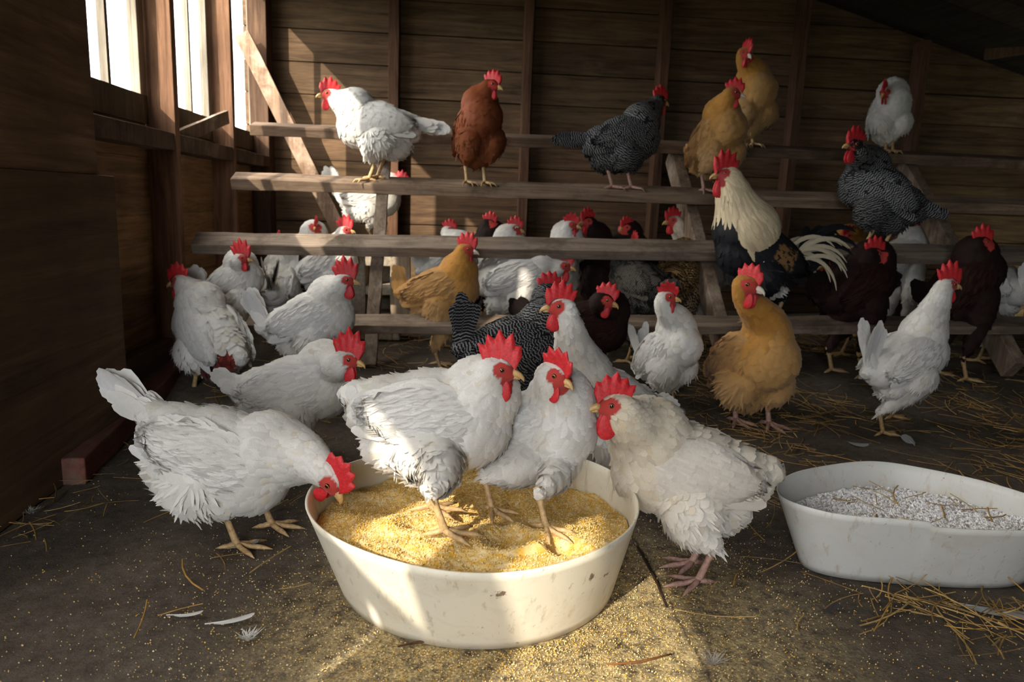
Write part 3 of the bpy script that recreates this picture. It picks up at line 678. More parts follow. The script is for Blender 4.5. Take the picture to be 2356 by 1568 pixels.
# wind brace on the back wall and the short stick across a window
m_ = MB(); m_.beam(D(556, 78, 3.76), D(786, 540, 3.80), (1, 0, .45), .072, .03, (1.35, 1.1, .95), seg=8)
o = m_.build('diagonal_brace', MAT['support'], bevel=.002); tag(o, 'diagonal wooden brace leaning in the back left corner by the window', 'brace')
m_ = MB(); p0 = np.array([XW+.02, 2.58, .735]); p1 = np.array([XW+.095, 3.10, .885]); m_.beam(p0, p1, (0, -.3, 1), .05, .016, (1, .9, .8), seg=5)
tag(m_.build('wooden_stick', MAT['support'], bevel=.001), 'short board wedged diagonally across the bay between two window posts', 'stick')

# near partition on the left
PX = -.775
root = empty('partition', (PX, 1.4, 0)); tag(root, 'dark plank partition at the left edge in front of the window wall', 'partition')
L0 = np.array([PX, 1.4, 0])
for (z0, z1, y1, xo, c, nm) in ((.0, .6249, 1.83, .012, .62, 'lower_board'), (.625, 2.2, 1.775, 0, 1.0, 'upper_board')):
    m_ = MB(); seg = 14
    m_.box((PX-.03+xo, 1.0, z0+.0), (PX+xo, y1, z1), (c, c*.95, c*.9)); m_.build(nm, MAT['panel'], root, bevel=.002, loc=L0)
# painted beam lying along the foot of the left wall
m_ = MB(); m_.beam((-.745, 1.50, .028), (-.84, 2.42, .035), (1, 0, 0), .05, .058, seg=10)
tag(m_.build('wooden_beam', MAT['red'], bevel=.004), 'worn red painted beam lying on the floor along the left wall', 'beam')
m_ = MB(); m_.box((XW+.001, 1.9, 0), (-.90, 3.94, .11), (.6, .6, .6)); o = tag(m_.build('baseboard_left', MAT['panel'], bevel=.003), kind='structure')

# ---- floor
nx, ny = 150, 190; xs = np.linspace(-1.0, 3.1, nx); ys = np.concatenate([np.linspace(-1.65, .6, 20), np.linspace(.62, 4.0, ny-20)])
V_ = []
for y in ys:
    for x in xs:
        z = gz(y)+.010*mnoise.noise(Vector((x*4, y*4, 0)))*min(1, max(0, (y-1.2)*1.2))+.0018*mnoise.noise(Vector((x*22, y*22, 3)))
        V_.append((x, y, z-.0015))
Q_ = [(j*nx+i, j*nx+i+1, (j+1)*nx+i+1, (j+1)*nx+i) for j in range(ny-1) for i in range(nx-1)]
def floor_mat():
    m, nt, b, out = newmat('dirt over concrete'); v = coords(nt)
    n1 = noise_tex(nt, v, 3.2, 8, .65); n2 = noise_tex(nt, v, 38, 8, .75); n3 = noise_tex(nt, v, 260, 3, .7)
    c = ramp(nt, n1, [(.3, (.06, .05, .041)), (.55, (.125, .106, .088)), (.75, (.18, .158, .132))]).outputs[0]
    c = mixc(nt, c, ramp(nt, n2, [(.3, (.5, .46, .42)), (.62, (1.15, 1.1, 1.02))]).outputs[0], .85, 'MULTIPLY')
    # spilled meal around the tub
    sp = nt.nodes.new('ShaderNodeSeparateXYZ'); nt.links.new(v, sp.inputs[0])
    dist = nt.nodes.new('ShaderNodeVectorMath'); dist.operation = 'DISTANCE'; nt.links.new(v, dist.inputs[0]); dist.inputs[1].default_value = (.16, .92, 0)
    mr = N(nt, 'ShaderNodeMapRange'); mr.inputs[1].default_value = .22; mr.inputs[2].default_value = .47; mr.inputs[3].default_value = 1; mr.inputs[4].default_value = 0
    nt.links.new(dist.outputs['Value'], mr.inputs[0])
    mm = N(nt, 'ShaderNodeMath', operation='MULTIPLY'); nt.links.new(mr.outputs[0], mm.inputs[0])
    nt.links.new(ramp(nt, n2, [(.36, (0,)*3), (.56, (1,)*3)]).outputs[0], mm.inputs[1])
    meal = ramp(nt, n3, [(.3, (.22, .15, .07)), (.6, (.58, .46, .24)), (.75, (.7, .5, .16))]).outputs[0]
    c = mixc(nt, c, meal, mm.outputs[0])
    c = mixc(nt, c, ramp(nt, n3, [(.3, (.7,)*3), (.6, (1.1,)*3)]).outputs[0], .7, 'MULTIPLY')
    # joint between two slabs
    j0, j1 = G(1478, 1268), G(1640, 1568); dj = unit((j1-j0)[:2]); nj = np.array([-dj[1], dj[0]])
    dp = nt.nodes.new('ShaderNodeVectorMath'); dp.operation = 'DOT_PRODUCT'; nt.links.new(v, dp.inputs[0]); dp.inputs[1].default_value = (nj[0], nj[1], 0)
    of = N(nt, 'ShaderNodeMath', operation='SUBTRACT', i_1=float(nj@j0[:2])); nt.links.new(dp.outputs['Value'], of.inputs[0])
    wb = N(nt, 'ShaderNodeMath', operation='MULTIPLY_ADD', i_1=.022, i_2=-.011); nt.links.new(noise_tex(nt, v, 22, 5, .6), wb.inputs[0])
    o2 = N(nt, 'ShaderNodeMath', operation='ADD'); nt.links.new(of.outputs[0], o2.inputs[0]); nt.links.new(wb.outputs[0], o2.inputs[1])
    o3 = N(nt, 'ShaderNodeMath', operation='ABSOLUTE'); nt.links.new(o2.outputs[0], o3.inputs[0])
    c = mixc(nt, c, (.05, .036, .028), ramp(nt, o3.outputs[0], [(.0015, (.8,)*3), (.0045, (0,)*3)]).outputs[0])
    nt.links.new(c, b.inputs['Base Color']); b.inputs['Roughness'].default_value = .95; b.inputs['Specular IOR Level'].default_value = .15
    ad = N(nt, 'ShaderNodeMath', operation='ADD'); nt.links.new(n2, ad.inputs[0]); nt.links.new(n3, ad.inputs[1])
    bump(nt, b, ad.outputs[0], .7, .004); return m
fl = mk('floor', V_, Q_, floor_mat()); tag(fl, kind='structure')
# joint between two slabs, with a dark twig in it
c0, c1 = G(1480, 1262), G(1640, 1568)

# ---- roost ladder
E = {}
root = empty('roost_ladder', (.3, 2.7, 0)); tag(root, 'stepped wooden perch rack of long rails on sloping supports along the back', 'roost')
RL = np.array([.3, 2.7, 0])
def rail(pl, pr, Y, w, t, tau, c, name='rail'):
    A_ = D(*pl, Y); B_ = D(*pr, Y)
    B_ = A_+(B_-A_)*((3.0-A_[0])/(B_[0]-A_[0])) if pr[0] > 2300 else B_
    B_[1] = A_[1]; dd = unit(B_-A_)
    back = np.array([0, math.cos(R(tau)), math.sin(R(tau))]); dn = np.array([0, math.sin(R(tau)), -math.cos(R(tau))])
    off = back*w/2+dn*t/2
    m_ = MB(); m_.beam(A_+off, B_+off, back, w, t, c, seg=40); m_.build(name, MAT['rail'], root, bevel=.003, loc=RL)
    return A_, B_, back
r1 = rail((437, 562), (2356, 590), 2.53, .085, .038, 27, (1, 1, 1))
r2 = rail((529, 411), (2356, 472), 2.74, .08, .04, 20, (1.05, .95, .85))
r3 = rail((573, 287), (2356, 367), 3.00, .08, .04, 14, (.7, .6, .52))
r0 = rail((560, 748), (2356, 752), 2.31, .085, .03, 17, (.85, .82, .78))
def on_rail(r, u, back=.03):
    """point on the top face of a rail under photo column u"""
    A_, B_, bk = r
    lo, hi = A_, B_
    for _ in range(40):
        m_ = (lo+hi)/2; d_ = m_-CAM; uu = 1178+F_PX*(d_@RT)/(d_@FW)
        if uu < u: lo = m_
        else: hi = m_
    return m_+bk*back
for (ut, vt, Yt, ub, vb, Yb, w_, c) in ((1556, 330, 3.06, 1700, 735, 2.27, .045, (1, .9, .8)), (2082, 330, 3.06, 2390, 745, 2.27, .045, (1, .9, .8))):
    A_ = D(ut, vt, Yt); B_ = D(ub, vb, Yb); A_[0] = B_[0] = (A_[0]+B_[0])/2; A_[2] = .84; B_[2] = .12
    m_ = MB(); m_.beam(A_+np.array([0, .04, -.03]), B_+np.array([0, .04, -.03]), (1, 0, 0), w_, .085, c, seg=14); m_.build('support', MAT['support'], root, bevel=.003, loc=RL)
A_ = D(886, 362, 2.86); B_ = D(851, 842, 2.42)
m_ = MB(); m_.beam(A_, B_, (1, 0, 0), .043, .03, (1.1, 1.05, 1.0), seg=12); m_.build('post', MAT['support'], root, bevel=.002, loc=RL)

# ---- cinder blocks and a post behind the ladder
def cinder(name, lo, hi, label):
    m_ = MB(); x0, y0, z0 = lo; x1, y1, z1 = hi
    # two openings face the room
    xa, xb = x0+.078, x1-.028
    m_.box((x0, y0, z0), (xa, y1, z1)); m_.box((xb, y0, z0), (x1, y1, z1))
    for a_, b_ in ((z0, .150), (.226, .262), (.338, z1)): m_.box((xa, y0+.0005, a_), (xb, y1-.0005, b_))
    m_.box((xa, y1-.03, z0+.02), (xb, y1-.02, z1-.02), (.25,)*3)
    return tag(m_.build(name, MAT['concrete'], bevel=.006), label, 'concrete block')
p = D(893, 640, 2.86)
cinder('cinder_block', (p[0]-.165, 2.86, .05), (p[0]+.045, 3.05, .43), 'hollow concrete block standing behind the short ladder post')
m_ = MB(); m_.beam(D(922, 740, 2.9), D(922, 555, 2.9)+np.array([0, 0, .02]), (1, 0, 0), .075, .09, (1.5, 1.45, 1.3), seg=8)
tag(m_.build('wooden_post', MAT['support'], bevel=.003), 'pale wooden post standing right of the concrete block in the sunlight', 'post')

# ------------------------------------------------------------------ flock
WG = 'white hens'
def floor_feet(T, az, k, sp=.045):
    h = hdir(az); s = np.array([h[1], -h[0], 0])
    return [np.array([*(T[:2]+s[:2]*sp*k*g+h[:2]*.015*k*g), gz(T[1])]) for g in (1, -1)]
def hen(label, u, v, Y, az, k, pitch, head, hd, feet='floor', plum='white', **kw):
    T = D(u, v, Y); H = D(*head) if len(head) == 3 else np.asarray(head)
    if feet == 'floor': ft = floor_feet(T, az, k)
    else: ft = [np.asarray(q, float) for q in feet]
    grp = {'white': 'white hens', 'cream': 'white hens', 'buff': 'buff hens', 'rust': 'red brown hens', 'dark': 'dark brown hens', 'barred': 'barred hens', 'laced': None, 'speckled': None, 'cock': None}[plum]
    if kw.pop('dbg', 0): print(label, T, H, ft)
    return bird(kw.pop('name', 'hen'), label, grp, T, az, k, pitch, H, hd, ft, plum=plum, **kw)
MZ = .122
# nearest birds
hen('white hen bending down to peck at the meal over the left rim of the tub', 505, 1048, 1.23, -8, .95, -14, (762, 1100, 1.09), (-25, -62), [G(545, 1262), G(625, 1215)], n=1500, voxel=.0045, tail=(38, .12, 30), comb=1.0, hroll=-12)
hen('large white hen with a tall red comb standing in the meal tub', 1000, 958, 1.10, -8, .88, 4, (1148, 850, 1.05), (-14, -12), [G(1022, 1232, .143), G(990, 1175, .138)], n=1600, voxel=.0045, tail=(-10, .03, 50), comb=1.25, fluff=1.5, wattle=1.1)
hen('white hen standing in the tub just right of the tall combed one, facing forward', 1243, 985, 1.15, -55, .80, 28, (1278, 862, 1.06), (-42, -22), [G(1130, 1178, .134), G(1256, 1222, .134)], n=1300, voxel=.0045, tail=(10, .06, 40), comb=1.0, flop=.3)
hen('cream white hen with dirty feathers standing right of the tub facing left', 1580, 1082, 1.14, 172, .93, 14, (1412, 932, 1.08), (180, -8), [G(1606, 1345), G(1592, 1302)], plum='cream', n=1600, voxel=.0045, tail=(-20, .03, 50), comb=1.0, fluff=1.4, wattle=1.3, foothead=182, shank='pinkshank', neckfat=1.1)
hen('long necked white hen behind the tub looking left with raised head', 1392, 925, 1.42, 196, .86, 24, (1288, 706, 1.33), (188, -6), plum='white', n=1100, tail=(-5, .06, 50), comb=1.05, wattle=1.1)
hen('white hen crouching left of the tub with bare quills on its tail', 680, 895, 1.66, 2, .92, 14, (800, 826, 1.56), (-12, -16), n=1200, tail=(28, .07, 50), comb=1.5, wattle=1.1)
hen('white hen with a flopped comb and white earlobes standing left of the buff hen', 1538, 812, 2.0, -62, .84, 48, (1536, 684, 1.92), (-18, -8), [G(1552, 940), G(1520, 925)], n=900, tail=(75, .14, 18), comb=1.0, flop=.8, lobe=True, beak='beak')
hen('round golden buff hen facing the camera on the straw floor', 1733, 835, 1.97, -82, 1.18, 36, (1722, 655, 1.84), (-55, -16), [G(1692, 972), G(1768, 980)], plum='buff', n=1100, tail=(40, .09, 50), beak='pbeak', shank='pinkshank', neckfat=.85, comb=.8)
hen('white hen with an upright tail standing at the right in the straw', 2085, 825, 1.86, 14, .90, 30, (2182, 655, 1.80), (2, -8), [G(2030, 1000), G(2052, 962)], n=1000, tail=(84, .15, 16), lobe=True, comb=1.5)
# middle distance
hen('black and white barred hen on the floor with its tail raised toward the camera', 1190, 800, 1.90, 12, 1.04, 16, (1262, 668, 1.98), (10, -10), plum='barred', n=1000, tail=(88, .15, 26), comb=.9)
hen('dark brown hen with a short comb behind the long necked white hen', 1345, 755, 2.20, 8, 1.0, 12, (1392, 690, 2.08), (-18, -22), plum='dark', n=700, tail=(35, .13, 36))
hen('white hen with a raw plucked patch facing away beside the left wall', 485, 768, 2.22, 136, 1.06, 34, (412, 648, 2.28), (160, -16), [G(446, 905), G(522, 878)], n=1100, tl=0, wingdrop=-.1, spots=(((-.12, -.04, .0), .050, (.22, .035, .025)), ((-.115, -.035, -.055), .050, (.12, .022, .02))), fluff=1.2)
hen('white hen with a tall spiky comb and white earlobe behind the crouching hen', 716, 735, 2.06, 2, .90, 26, (795, 645, 2.0), (-4, -8), n=900, tail=(66, .12, 26), comb=1.5, wattle=1.2, lobe=True)
hen('white hen by the left wall with a large comb and split upright tail', 532, 655, 2.46, 10, .80, 40, (556, 594, 2.40), (-4, -8), n=600, tail=(86, .11, 40), comb=1.6, lobe=True)
hen('white hen seen from behind under the lowest full perch', 641, 655, 2.78, 92, .92, 24, (642, 560, 2.95), (90, -5), n=600, tail=(78, .14, 24))
hen('white hen with a bright red comb in the sun patch behind the lower perch', 752, 610, 2.82, 12, .86, 30, (795, 530, 2.80), (-8, -6), n=600, tail=(80, .13, 26), comb=1.4)
hen('small white hen almost hidden behind the sunlit perch, comb showing', 740, 575, 3.12, 200, .82, 40, (728, 522, 3.08), (-95, -10), n=400, tail=(75, .1, 30))
hen('golden buff hen with a fringed comb in front of the lower perch', 1014, 668, 2.42, -14, .95, 22, (1074, 574, 2.38), (-16, -12), plum='buff', n=800, tail=(78, .10, 24), beak='pbeak', comb=1.2)
hen('white hen with a spread white tail behind the buff hen', 1035, 605, 2.74, 28, .84, 30, (1034, 530, 2.84), (0, -10), n=500, tail=(80, .12, 40))
hen('dark brown hen with only its head above the lower perch', 1110, 580, 3.3, 8, .98, 40, (1126, 514, 3.28), (-12, -14), plum='dark', n=400)
hen('white hen with a forward red comb showing over the lower perch', 1148, 595, 3.0, 6, .95, 40, (1184, 526, 2.98), (-8, -14), n=500)
hen('white hen stretched low under the lower perch with a yellow beak', 1195, 645, 2.60, 4, 1.06, 16, (1296, 612, 2.56), (-14, -12), n=700, tail=(-15, .06, 40))
hen('white hen with folded comb looking right above the lower perch', 1285, 588, 2.88, 12, .92, 44, (1314, 518, 2.84), (-18, -10), n=500, flop=.5)
hen('dark brown hen facing left close behind the lower perch', 1385, 600, 3.0, 182, 1.05, 44, (1352, 510, 2.96), (205, -10), plum='dark', n=500)
hen('dark brown hen in the shade peering left over the perch', 1462, 580, 3.05, 170, .9, 40, (1442, 524, 3.02), (196, -12), plum='dark', n=400)
hen('white hen with a yellow beak looking left beside the sloping support', 1598, 610, 2.92, 196, 1.02, 46, (1548, 508, 2.84), (190, -12), plum='cream', n=600)
hen('grey speckled hen resting under the perch behind the white necks', 1468, 650, 2.56, 118, .92, 20, (1460, 560, 2.9), (100, -10), plum='speckled', n=700, tail=(20, .08, 40))
hen('golden laced hen with black edged feathers left of the sloping support', 1560, 632, 2.66, 62, .95, 22, (1600, 545, 2.86), (60, -10), plum='laced', n=800, tail=(20, .07, 40))
# on the perches
hen('white hen standing on the middle perch in the sunlight facing left', 868, 290, 2.77, 184, 1.05, 12, (758, 218, 2.74), (186, -6), [on_rail(r2, 848, .02), on_rail(r2, 866, .05)], n=1000, tail=(-14, .13, 20), comb=1.05, toes=.9)
hen('white hen behind the middle perch partly hidden by the ladder post', 852, 455, 3.14, 2, .92, 8, (922, 420, 3.12), (-14, -20), [D(858, 560, 3.12), D(880, 560, 3.16)], n=700, tail=(62, .12, 36))
hen('chestnut hen standing upright on the middle perch', 1100, 300, 2.80, -72, 1.0, 56, (1132, 196, 2.74), (-26, -16), [on_rail(r2, 1074), on_rail(r2, 1116)], plum='rust', n=900, toes=.9, comb=1.0)
hen('barred hen on the middle perch with its tail pointing left', 1432, 322, 2.80, 6, 1.06, 20, (1518, 232, 2.86), (25, -10), [on_rail(r2, 1412), on_rail(r2, 1456)], plum='barred', n=1000, tail=(-6, .13, 22), toes=.9, shank='pinkshank')
hen('golden buff hen standing on the middle perch', 1650, 325, 2.82, -72, 1.05, 56, (1688, 215, 2.74), (-22, -14), [on_rail(r2, 1624), on_rail(r2, 1668)], plum='buff', n=900, toes=.9, shank='pinkshank', beak='pbeak')
hen('golden buff hen on the top perch behind the other buff hen', 1726, 240, 3.06, -78, 1.05, 60, (1716, 122, 2.98), (-78, -28), [on_rail(r3, 1704), on_rail(r3, 1738)], plum='buff', n=700, toes=.9, beak='pbeak')
hen('white hen standing alone on the top perch at the right', 2046, 262, 3.06, -104, .92, 58, (2036, 212, 2.98), (222, -30), [on_rail(r3, 2046), on_rail(r3, 2062)], plum='white', n=700, toes=.9)
hen('barred hen perched on the lower rail at the right with a red face', 2026, 445, 2.58, 150, 1.12, 36, (1966, 335, 2.50), (192, -4), [on_rail(r1, 1996), on_rail(r1, 2040)], plum='barred', n=1100, tail=(-25, .09, 30), toes=.9, comb=1.15, wattle=1.2)
# right side in the shade
bird('rooster', 'black rooster with a cream hackle and drooping cream saddle feathers', None, D(1748, 590, 2.24), 190, 1.1, 30, D(1668, 402, 2.20), (186, -8), [on_rail(r0, 1745), on_rail(r0, 1790)], plum='cock', n=1300, tail=(48, .17, 60), comb=1.35, wattle=1.5, hackle=True, sick=True, neckfat=1.35, tl=9, spots=(((-.075, -.05, -.06), .028, (.6, .58, .56)),), category='rooster')
hen('dark red hen with a small red face under the rooster tail', 1935, 665, 2.78, 168, 1.0, 20, (1905, 612, 2.70), (190, -10), plum='dark', n=400)
hen('nearly black hen with raised head in front of the right hand perch', 1972, 655, 2.40, 20, 1.12, 30, (2010, 585, 2.36), (4, -10), plum='dark', n=500)
hen('white hen with only its head above the lower perch at the far right', 2080, 590, 2.96, 8, .95, 36, (2112, 542, 2.94), (-4, -8), n=500)
hen('mahogany hen standing tall at the far right behind the white hen', 2222, 650, 2.38, 4, 1.05, 52, (2258, 558, 2.34), (-6, -8), plum='dark', n=500, comb=1.1)
hen('white hen with crossed tail feathers at the right edge under the perch', 2292, 655, 2.66, 96, .98, 22, (2290, 590, 2.85), (80, -6), n=600, tail=(80, .12, 60))
hen('buff hen half hidden behind the legs of the perched barred hen', 1976, 585, 3.2, 176, .95, 30, (1952, 543, 3.16), (185, -10), plum='buff', n=400)

# ------------------------------------------------------------------ tubs and their contents
def spline_loop(pts, n=120):
    p = np.array(pts, float); m = len(p); out = []
    for i in range(n):
        t = i/n*m; k = int(t); u = t-k; a, b, c, d = p[(k-1) % m], p[k % m], p[(k+1) % m], p[(k+2) % m]
        out.append(.5*((2*b)+(-a+c)*u+(2*a-5*b+4*c-d)*u*u+(-a+3*b-3*c+d)*u**3))
    return np.array(out)
def tub_mat(name, col, stains, seed):
    m, nt, b, out = newmat(name); v = coords(nt)
    c = col
    n1 = noise_tex(nt, coords(nt, (11, 11, 14)), 1.0, 6, .7, .6); n2 = noise_tex(nt, v, 90+seed, 4, .7); n3 = noise_tex(nt, coords(nt, (60, 60, 6)), 1.0, 4, .7)
    c = mixc(nt, c, (.42, .30, .17), ramp(nt, n1, [(.5, (0,)*3), (.75, (.3,)*3)]).outputs[0])
    c = mixc(nt, c, (.30, .2, .1), ramp(nt, n3, [(.57, (0,)*3), (.68, (.4,)*3)]).outputs[0])
    c = mixc(nt, c, (.16, .09, .05), ramp(nt, n2, [(.66, (0,)*3), (.71, (.6,)*3)]).outputs[0])
    for (p, r, el) in stains:     # splashes with a shape of their own
        sub = nt.nodes.new('ShaderNodeVectorMath'); sub.operation = 'SUBTRACT'; nt.links.new(v, sub.inputs[0]); sub.inputs[1].default_value = tuple(p)
        mul = nt.nodes.new('ShaderNodeVectorMath'); mul.operation = 'MULTIPLY'; nt.links.new(sub.outputs[0], mul.inputs[0]); mul.inputs[1].default_value = (1/r/el, 1/r/el, 1/r)
        ln = nt.nodes.new('ShaderNodeVectorMath'); ln.operation = 'LENGTH'; nt.links.new(mul.outputs[0], ln.inputs[0])
        ad = N(nt, 'ShaderNodeMath', operation='MULTIPLY_ADD', i_1=2.6, i_2=-.9); nt.links.new(noise_tex(nt, v, 170, 4, .7), ad.inputs[0])
        s = N(nt, 'ShaderNodeMath', operation='ADD'); nt.links.new(ln.outputs['Value'], s.inputs[0]); nt.links.new(ad.outputs[0], s.inputs[1])
        c = mixc(nt, c, (.12, .055, .025), ramp(nt, s.outputs[0], [(.75, (.85,)*3), (.95, (0,)*3)]).outputs[0])
    nt.links.new(c, b.inputs['Base Color']); b.inputs['Roughness'].default_value = .48; b.inputs['Specular IOR Level'].default_value = .35
    b.inputs['Subsurface Weight'].default_value = .1; b.inputs['Subsurface Radius'].default_value = (.01, .008, .005)
    bump(nt, b, n1, .08, .002); return m
def tub(name, rim, base, h, mat, label, loc, hz=None, th=.004):
    n = len(rim); V = []; K = 10; rc = rim.mean(0)
    def ring(P, z): V.extend([(p[0], p[1], z[i] if hasattr(z, '__len__') else z) for i, p in enumerate(P)])
    hs_ = h*np.ones(n) if hz is None else hz
    nr = unit(rim-rc)
    for k in range(K+1):
        t = k/K; P = base*(1-t)+rim*t; ring(P, hs_*t+.001)
    ring(rim-nr*th*.5, hs_+.0015)
    for k in range(K, -1, -1):
        t = k/K; P = base*(1-t)+rim*t-nr*th; ring(P, hs_*t+.001+(.004 if k == 0 else 0))
    R_ = 2*K+3; Fs = []
    for r in range(R_-1):
        for i in range(n): Fs.append([r*n+i, r*n+(i+1) % n, (r+1)*n+(i+1) % n, (r+1)*n+i])
    c0 = len(V); V.append((*base.mean(0), .001)); V.append((*base.mean(0), .005))
    for i in range(n): Fs.append([c0, (i+1) % n, i]); Fs.append([c0+1, (R_-1)*n+i, (R_-1)*n+(i+1) % n])
    V = np.array(V)
    o = mk(name, V, Fs, mat); tag(o, label, 'tub', 'feed tubs'); return o
def on_tub(u, v):
    for z in np.linspace(.001, .144, 140):
        g = G(u, v, z); t = z/.145; c = np.array([.066, 1.128])*(1-t)+np.array([.055, 1.10])*t
        if np.linalg.norm(g[:2]-c) > .222*(1-t)+.253*t and g[1] < 1.1: return g
    return g
TH = np.arange(140)/140*2*math.pi
rim1 = np.stack([.055+.253*np.cos(TH)*(1+.02*np.cos(2*TH)), 1.10+.252*np.sin(TH)], 1); base1 = np.stack([.066+.222*np.cos(TH), 1.128+.222*np.sin(TH)], 1)
hz1 = .145+.003*np.sin(2*TH+.6)+.0012*np.sin(5*TH)
tub('feed_tub', rim1, base1, .145, tub_mat('cream plastic', (.78, .72, .58), [(on_tub(1362, 1328), .010, 1.3), (on_tub(1415, 1318), .010, 1.5), (on_tub(1395, 1322), .006, 3), (on_tub(1150, 1368), .010, 1.6)], 3),
    'round cream plastic tub full of yellow meal in the foreground', (.06, 1.1, 0), hz1)
loop2 = [(.556,1.11),(.60,1.058),(.673,1.033),(.761,1.014),(.85,.998),(.95,.99),(1.03,1.02),(1.05,1.07),(1.02,1.125),(.958,1.224),(.877,1.285),(.79,1.293),(.674,1.25),(.59,1.19)]
rim2 = spline_loop(loop2, 140)
for _ in range(60): rim2 = rim2*.5+.25*(np.roll(rim2, 1, 0)+np.roll(rim2, -1, 0)); bs2 = np.stack([.85+(rim2[:, 0]-.85)*.80, 1.16+(rim2[:, 1]-1.16)*.70], 1)
hz2 = .130-.007*((rim2[:, 0] > .768) & (rim2[:, 1] < 1.06))+.001*np.sin(TH*7)
tub('feed_tub', rim2, bs2, .13, tub_mat('grey white plastic', (.56, .56, .53), [((.70, 1.043, .05), .007, .7), ((.862, 1.01, .055), .006, .7), ((.86, 1.02, .028), .007, .8), ((.64, 1.06, .075), .010, .5)], 9),
    'grey white plastic tub holding white granules at the right edge', (.8, 1.15, 0), hz2)

def inside(P, loop, shrink=1.0):
    c = loop.mean(0); L = c+(loop-c)*shrink; x, y = P[:, 0], P[:, 1]; ins = np.zeros(len(P), bool); j = len(L)-1
    for i in range(len(L)):
        xi, yi = L[i]; xj, yj = L[j]
        ins ^= ((yi > y) != (yj > y)) & (x < (xj-xi)*(y-yi)/(yj-yi+1e-12)+xi); j = i
    return ins
OCT = np.array([(1,0,0),(0,1,0),(-1,0,0),(0,-1,0),(0,0,1),(0,0,-1)], float); OF = np.array([(0,1,4),(1,2,4),(2,3,4),(3,0,4),(1,0,5),(2,1,5),(3,2,5),(0,3,5)])
def grains(P, size, cols):
    n = len(P); j = .6+.8*RNG.random((n, 6, 1)); th = RNG.random(n)*6.28; ct, st = np.cos(th), np.sin(th)
    o = OCT[None]*j*size[:, None, None]; x = o[..., 0]*ct[:, None]-o[..., 2]*st[:, None]; z = o[..., 0]*st[:, None]+o[..., 2]*ct[:, None]
    V = np.stack([x, o[..., 1], z], -1)+P[:, None]
    return V.reshape(-1, 3), (np.arange(n)[:, None, None]*6+OF[None]).reshape(-1, 3), np.repeat(cols, 6, axis=0)
def mash_z(x, y):
    t = min(1, max(0, (y-.86)/.42)); z = .137-.040*t*t*(3-2*t)-.018*max(0, (x-.12)/.2)*t
    z += .010*mnoise.noise(Vector((x*13, y*13, 1)))+.005*mnoise.noise(Vector((x*34, y*34, 5)))+.0018*mnoise.noise(Vector((x*120, y*120, 2)))
    for fx, fy, r, d_ in ((.10, .955, .035, .016), (.17, .93, .03, .013), (-.03, 1.03, .03, .010), (.15, 1.02, .03, .010)): 
        q = ((x-fx)**2+(y-fy)**2)/r/r; z -= d_*math.exp(-q*1.5)-.5*d_*math.exp(-(math.sqrt(q)-1.4)**2*4)
    r_ = math.hypot(x-.055, y-1.10); return min(z, .139) if r_ > .2 else min(z, .150)
def at_h(rim, base, hh, th=.006, c=None):
    c = rim.mean(0) if c is None else c; P = base*(1-hh)+rim*hh; return P-unit(P-c)*th
def heap(name, rim, base, H_, zf, mat, label, cat, gsize, gn, pal_, kind='stuff', clear=None):
    c0_ = rim.mean(0); loop = []
    for i in range(len(rim)):
        hh = .8
        for _ in range(4): q = at_h(rim[i:i+1], base[i:i+1], hh, .0, c0_)[0]; q = q-unit(q-c0_)*.0055; hh = min(.97, max(.05, zf(*q)/H_-.03))
        loop.append(q)
    loop = np.array(loop); c = loop.mean(0); K = 46; n = len(loop); V = []; Fs = []
    for k in range(K+1):
        t = k/K
        for i in range(n):
            zz = 0; p = c+(loop[i]-c)*t
            V.append((p[0], p[1], zf(p[0], p[1])))
    V.extend([(*(c+(loop[i]-c)*.93), V[K*n+i][2]-.03) for i in range(n)])
    for k in range(K+1):
        for i in range(n): Fs.append([k*n+i, k*n+(i+1) % n, (k+1)*n+(i+1) % n, (k+1)*n+i])
    V = np.array(V); pc = np.array(pal_)[RNG.integers(0, len(pal_), len(V))]
    lo, hi = loop.min(0), loop.max(0); P = lo+(hi-lo)*RNG.random((gn, 2)); P = P[inside(P, loop, .99)]
    P3 = np.array([(x, y, zf(x, y)+.0005) for x, y in P]); sz = gsize*(.5+RNG.random(len(P))); gc = np.array(pal_)[RNG.integers(0, len(pal_), len(P))]*(.85+.3*RNG.random((len(P), 1)))
    gv, gf, gcol = grains(P3, sz, gc)
    o = mk(name, np.vstack([V, gv]), Fs+[list(map(int, q+len(V))) for q in gf], mat, None, np.clip(np.vstack([pc, gcol]), 0, 1), None, smooth=False)
    return tag(o, label, cat, None, kind)
MAT['grain'] = plain('ground grain', (1, 1, 1), .9, .15, 500, .25, .3, .001, usecol=True)
mash_pal = [(.70,.48,.18),(.76,.55,.24),(.62,.38,.09),(.80,.62,.32),(.74,.42,.04),(.66,.46,.16),(.82,.66,.38)]
zr = rim1-(rim1-rim1.mean(0))*.0; 
heap('meal', rim1, base1, .145, mash_z, MAT['grain'], 'yellow ground corn meal heaped in the round cream tub', 'meal', .0011, 26000, mash_pal)
def perl_z(x, y): return .086+.004*mnoise.noise(Vector((x*16, y*16, 1)))+.002*mnoise.noise(Vector((x*90, y*90, 1)))+.02*max(0, x-.85)
heap('granules', rim2, bs2, .13, perl_z, MAT['grain'], 'white crushed shell granules with straw bits in the grey white tub', 'granules', .0026, 11000, [(.85,.84,.85),(.9,.89,.9),(.8,.79,.8),(.84,.82,.84),(.45,.4,.35)])
